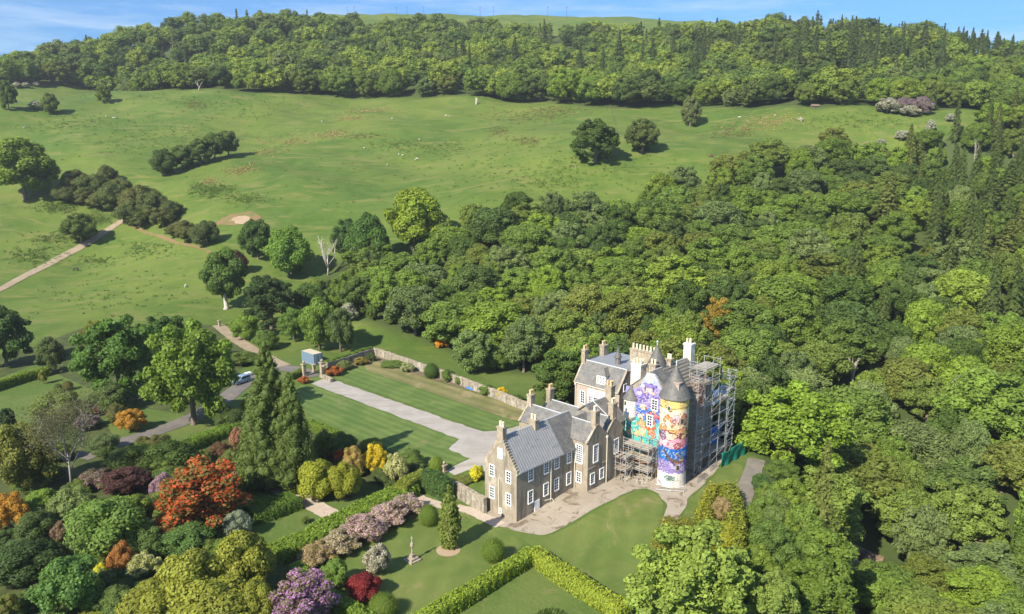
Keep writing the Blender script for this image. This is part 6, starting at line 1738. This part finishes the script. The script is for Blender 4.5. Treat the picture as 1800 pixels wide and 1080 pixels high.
# ------------------------------------------------------------------ animals
def skin_body(name, vs_, es, rs, mat, parent=None):
    me = bpy.data.meshes.new(name); me.from_pydata(vs_, es, []); me.materials.append(mat)
    o = bpy.data.objects.new(name, me); link(o, parent)
    md = o.modifiers.new("skin", 'SKIN'); md.use_smooth_shade = True
    sv = me.skin_vertices[0].data
    for i, r in enumerate(rs): sv[i].radius = (r, r)
    sv[0].use_root = True
    s = o.modifiers.new("sub", 'SUBSURF'); s.levels = 1; s.render_levels = 1
    return o
M['fleece'] = plain("fleece", (.50, .46, .38), .95, .1); M['darkcoat'] = plain("dark_coat", (.035, .026, .02), .6, .3); M['browncoat'] = plain("brown_coat", (.17, .075, .035), .6, .3)
def quadruped(name, label, cat, p, rz, mat, s, grazing, horse, group=None):
    # x forward; pelvis root, chest, neck, head, legs with hock / knee
    V = [(-.55, 0, 1.05), (0, 0, 1.02), (.5, 0, 1.06)]
    rs = [.26, .27, .27]
    E = [(0, 1), (1, 2)]
    if grazing: V += [(.85, 0, .85), (1.08, 0, .40), (1.22, 0, .14)]
    else: V += [(.82, 0, 1.36), (1.02, 0, 1.62), (1.30, 0, 1.48)]
    rs += [.17, .11, .075]; E += [(2, 3), (3, 4), (4, 5)]
    for sy in (-.17, .17):
        k = len(V); V += [(-.55, sy, .72), (-.68, sy, .42), (-.60, sy, .05)]; rs += [.13, .06, .05]; E += [(0, k), (k, k + 1), (k + 1, k + 2)]
        k = len(V); V += [(.50, sy, .70), (.52, sy, .40), (.50, sy, .04)]; rs += [.11, .06, .05]; E += [(2, k), (k, k + 1), (k + 1, k + 2)]
    k = len(V); V += [(-.85, 0, 1.0), (-.92, 0, .55)]; rs += [.05, .05]; E += [(0, k), (k, k + 1)]
    if not horse:
        V = [(x * .62, y * .8, z * .62) for x, y, z in V]; rs = [r * (.95 if i < 3 else .6) for i, r in enumerate(rs)]
    o = skin_body(name, V, E, rs, mat)
    o.location = p; o.rotation_euler = (0, 0, rz); o.scale = (s, s, s)
    return tag(o, label, cat, group)
quadruped("horse", "black horse grazing in the field below the track", "horse", ground(134, 477), R(178), M['darkcoat'], 1.15, True, True)
quadruped("horse", "brown horse near the dark tree at the left edge", "horse", ground(31, 566), R(200), M['browncoat'], 1.15, True, True)
quadruped("cow", "reddish brown cow at the edge of the lower wood", "cow", ground(1249, 277), R(10), M['browncoat'], 1.1, True, True)
sheep = [(737, 247), (701, 273), (708, 275), (733, 281), (730, 283), (681, 292), (689, 210), (187, 206), (200, 209), (204, 209), (43, 226), (784, 205), (790, 206), (566, 215), (327, 505), (640, 262), (1300, 208), (1362, 205)]
base = None
for k, (px, py) in enumerate(sheep):
    p = ground(px, py); rz = gs_.uniform(0, 6.28)
    if base is None:
        base = quadruped("sheep", "white sheep grazing on the open hill field", "sheep", p, rz, M['fleece'], 1.2, True, False, "sheep grazing on the fields")
    else:
        o = base.copy(); COL.objects.link(o); o.location = p; o.rotation_euler = (0, 0, rz)

# ------------------------------------------------------------------ poles on the skyline, fence, hut, tussocks
M['polewood'] = plain("pole_wood", (.10, .085, .07), .9, .1)
pole_me = MB().tube([(0, 0, -1), (0, 0, 10)], [.22, .15], 6).box(-1.1, 1.1, -.1, .1, 8.9, 9.15).mesh("pole", M['polewood'])
for k, px in enumerate((611, 623, 697, 716, 745, 844, 867, 963, 996)):
    r = ray(px, 30); x, y = r[0] / r[1] * 1050, 1050.0
    o = link(bpy.data.objects.new("utility_pole", pole_me)); z = h1(x, y); o.location = (x, y, z); o.rotation_euler = (0, 0, .3)
    top = CAMH + 1050 * (ray(px, 12)[2] / r[1]); o.scale = (1, 1, max(.5, min(1.8, (top - z) / 10)))
    tag(o, "thin wooden pole on the bare hilltop skyline", "pole", "poles along the hilltop")
e = empty("field_fence", ground(1080, 213), 0, "faint post and wire fence beside the lone round tree", "fence")
b0 = np.array(e.location)
for i in range(14):
    p = ground(1073 + i * 1.08, 187 + i * 4.08) - b0
    MB().box(p[0] - .09, p[0] + .09, p[1] - .09, p[1] + .09, p[2] - .3, p[2] + 1.25).build("post", M['polewood'], e)
p = ground(1437, 192); e = empty("hut", p + np.array([0, 4, 0.]), R(12), "small brown hut under the trees at the field edge", "hut")
e.scale = (.62, .62, .62)
MB().box(-3, 3, -2, 2, -.8, 2.6).build("wall", M['polewood'], e)
MB().prism([(-2.5, 2.5), (2.5, 2.5), (0, 4.3)], 'x', -3.4, 3.4).build("roof", plain("hut_roof", (.17, .125, .095)), e)
MB().box(-.5, .5, -2.06, -1.95, 0, 2.0).build("door", M['darkcoat'], e)
# rough grass and rush clumps over the fields
g = np.random.default_rng(55)
CL = [(365, 320, 10, 4, 40, 2), (425, 300, 26, 7, 150, 2), (470, 268, 26, 6, 90, 2), (520, 250, 24, 5, 80, 2), (585, 236, 26, 6, 150, 2), (620, 208, 24, 4, 90, 2), (655, 195, 20, 3, 50, 2), (500, 246, 60, 10, 60, 2), (640, 240, 30, 5, 70, 1), (930, 205, 60, 10, 260, 1), (985, 196, 50, 8, 160, 1), (875, 232, 18, 8, 70, 1), (925, 248, 30, 8, 90, 1), (1350, 215, 60, 12, 300, 2), (1290, 232, 50, 10, 160, 1), (372, 335, 30, 10, 300, 0), (430, 350, 30, 8, 120, 0), (700, 255, 40, 8, 120, 0), (780, 260, 60, 12, 160, 0), (960, 320, 50, 12, 100, 0), (105, 365, 34, 10, 220, 0), (60, 450, 40, 14, 160, 0), (170, 385, 24, 10, 140, 0), (95, 420, 40, 10, 120, 0), (260, 440, 40, 12, 120, 0), (170, 460, 30, 8, 80, 0), (300, 165, 160, 20, 200, 0), (250, 240, 120, 30, 300, 0), (120, 215, 80, 16, 160, 0), (800, 300, 300, 60, 260, 0), (200, 520, 140, 40, 120, 0), (1500, 215, 90, 14, 200, 0), (430, 190, 90, 20, 160, 0), (345, 185, 20, 8, 80, 1), (640, 195, 40, 4, 60, 2), (1000, 290, 200, 40, 260, 0)]
TP, TT, TS_ = [], [], []
for cx, cy, sx, sy, n, t in CL:
    for _ in range(n):
        u_, v_ = g.normal(), g.normal()
        TP.append((cx + sx * .6 * u_, cy + sy * .6 * v_ - .25 * sy * u_ * (1 if t == 2 else 0))); TT.append(t)
P = []; Ts = []
# each clump is placed on the ground once; cheap lookup through a coarse ray table
for (px, py), t in zip(TP, TT):
    if not (0 < px < 1800 and 150 < py < 560): continue
    q = ground(px, py)
    if q[1] < 215 or poly_sd(VALLEY, np.array([q[0]]), np.array([q[1]]))[0] < 2 or poly_sd(HILLW, np.array([q[0]]), np.array([q[1]]))[0] < 3: continue
    P.append(q); Ts.append(t)
P = np.array(P); Ts = np.array(Ts)
k = 7
PP = np.repeat(P, k, 0) + np.c_[g.normal(0, .55, (len(P) * k, 2)), g.uniform(.0, .35, len(P) * k)]
sz = g.uniform(.20, .46, len(PP))
Vq, Fq = leaf_quads(PP, unit(g.normal(size=PP.shape) * np.array([1, 1, .5]) + np.array([-.3, -.3, .6])), sz, sz * .5, g)
M['tuss'] = leaf_material("tussock_leaf", palette=[(.055, .088, .022), (.085, .072, .036), (.17, .145, .085)])
tone = (np.repeat(np.repeat(Ts, k), 4) + .5) / 3
o = link(bpy.data.objects.new("tussock_grass", np_mesh("tussock_grass", Vq, Fq, [M['tuss']], {"v": np.repeat(g.uniform(0, 1, len(PP)), 4), "tone": tone}))); tag(o, "tufts of rush, bracken and dry grass scattered over the fields", "grass", kind="stuff")

# ------------------------------------------------------------------ thin summer haze
hz = MB().box(-1400, 1400, -60, 1600, -40, 260)
m, n, l = mat_new("haze_air")
pv = n.new("ShaderNodeVolumePrincipled"); oo = n.new("ShaderNodeOutputMaterial")
pv.inputs["Color"].default_value = (.90, .93, .97, 1); pv.inputs["Density"].default_value = .00011; pv.inputs["Anisotropy"].default_value = .2
l.new(pv.outputs[0], oo.inputs["Volume"])
o = hz.build("haze", m); tag(o, "thin pale air between the viewer and the far hillside", "haze", kind="stuff")
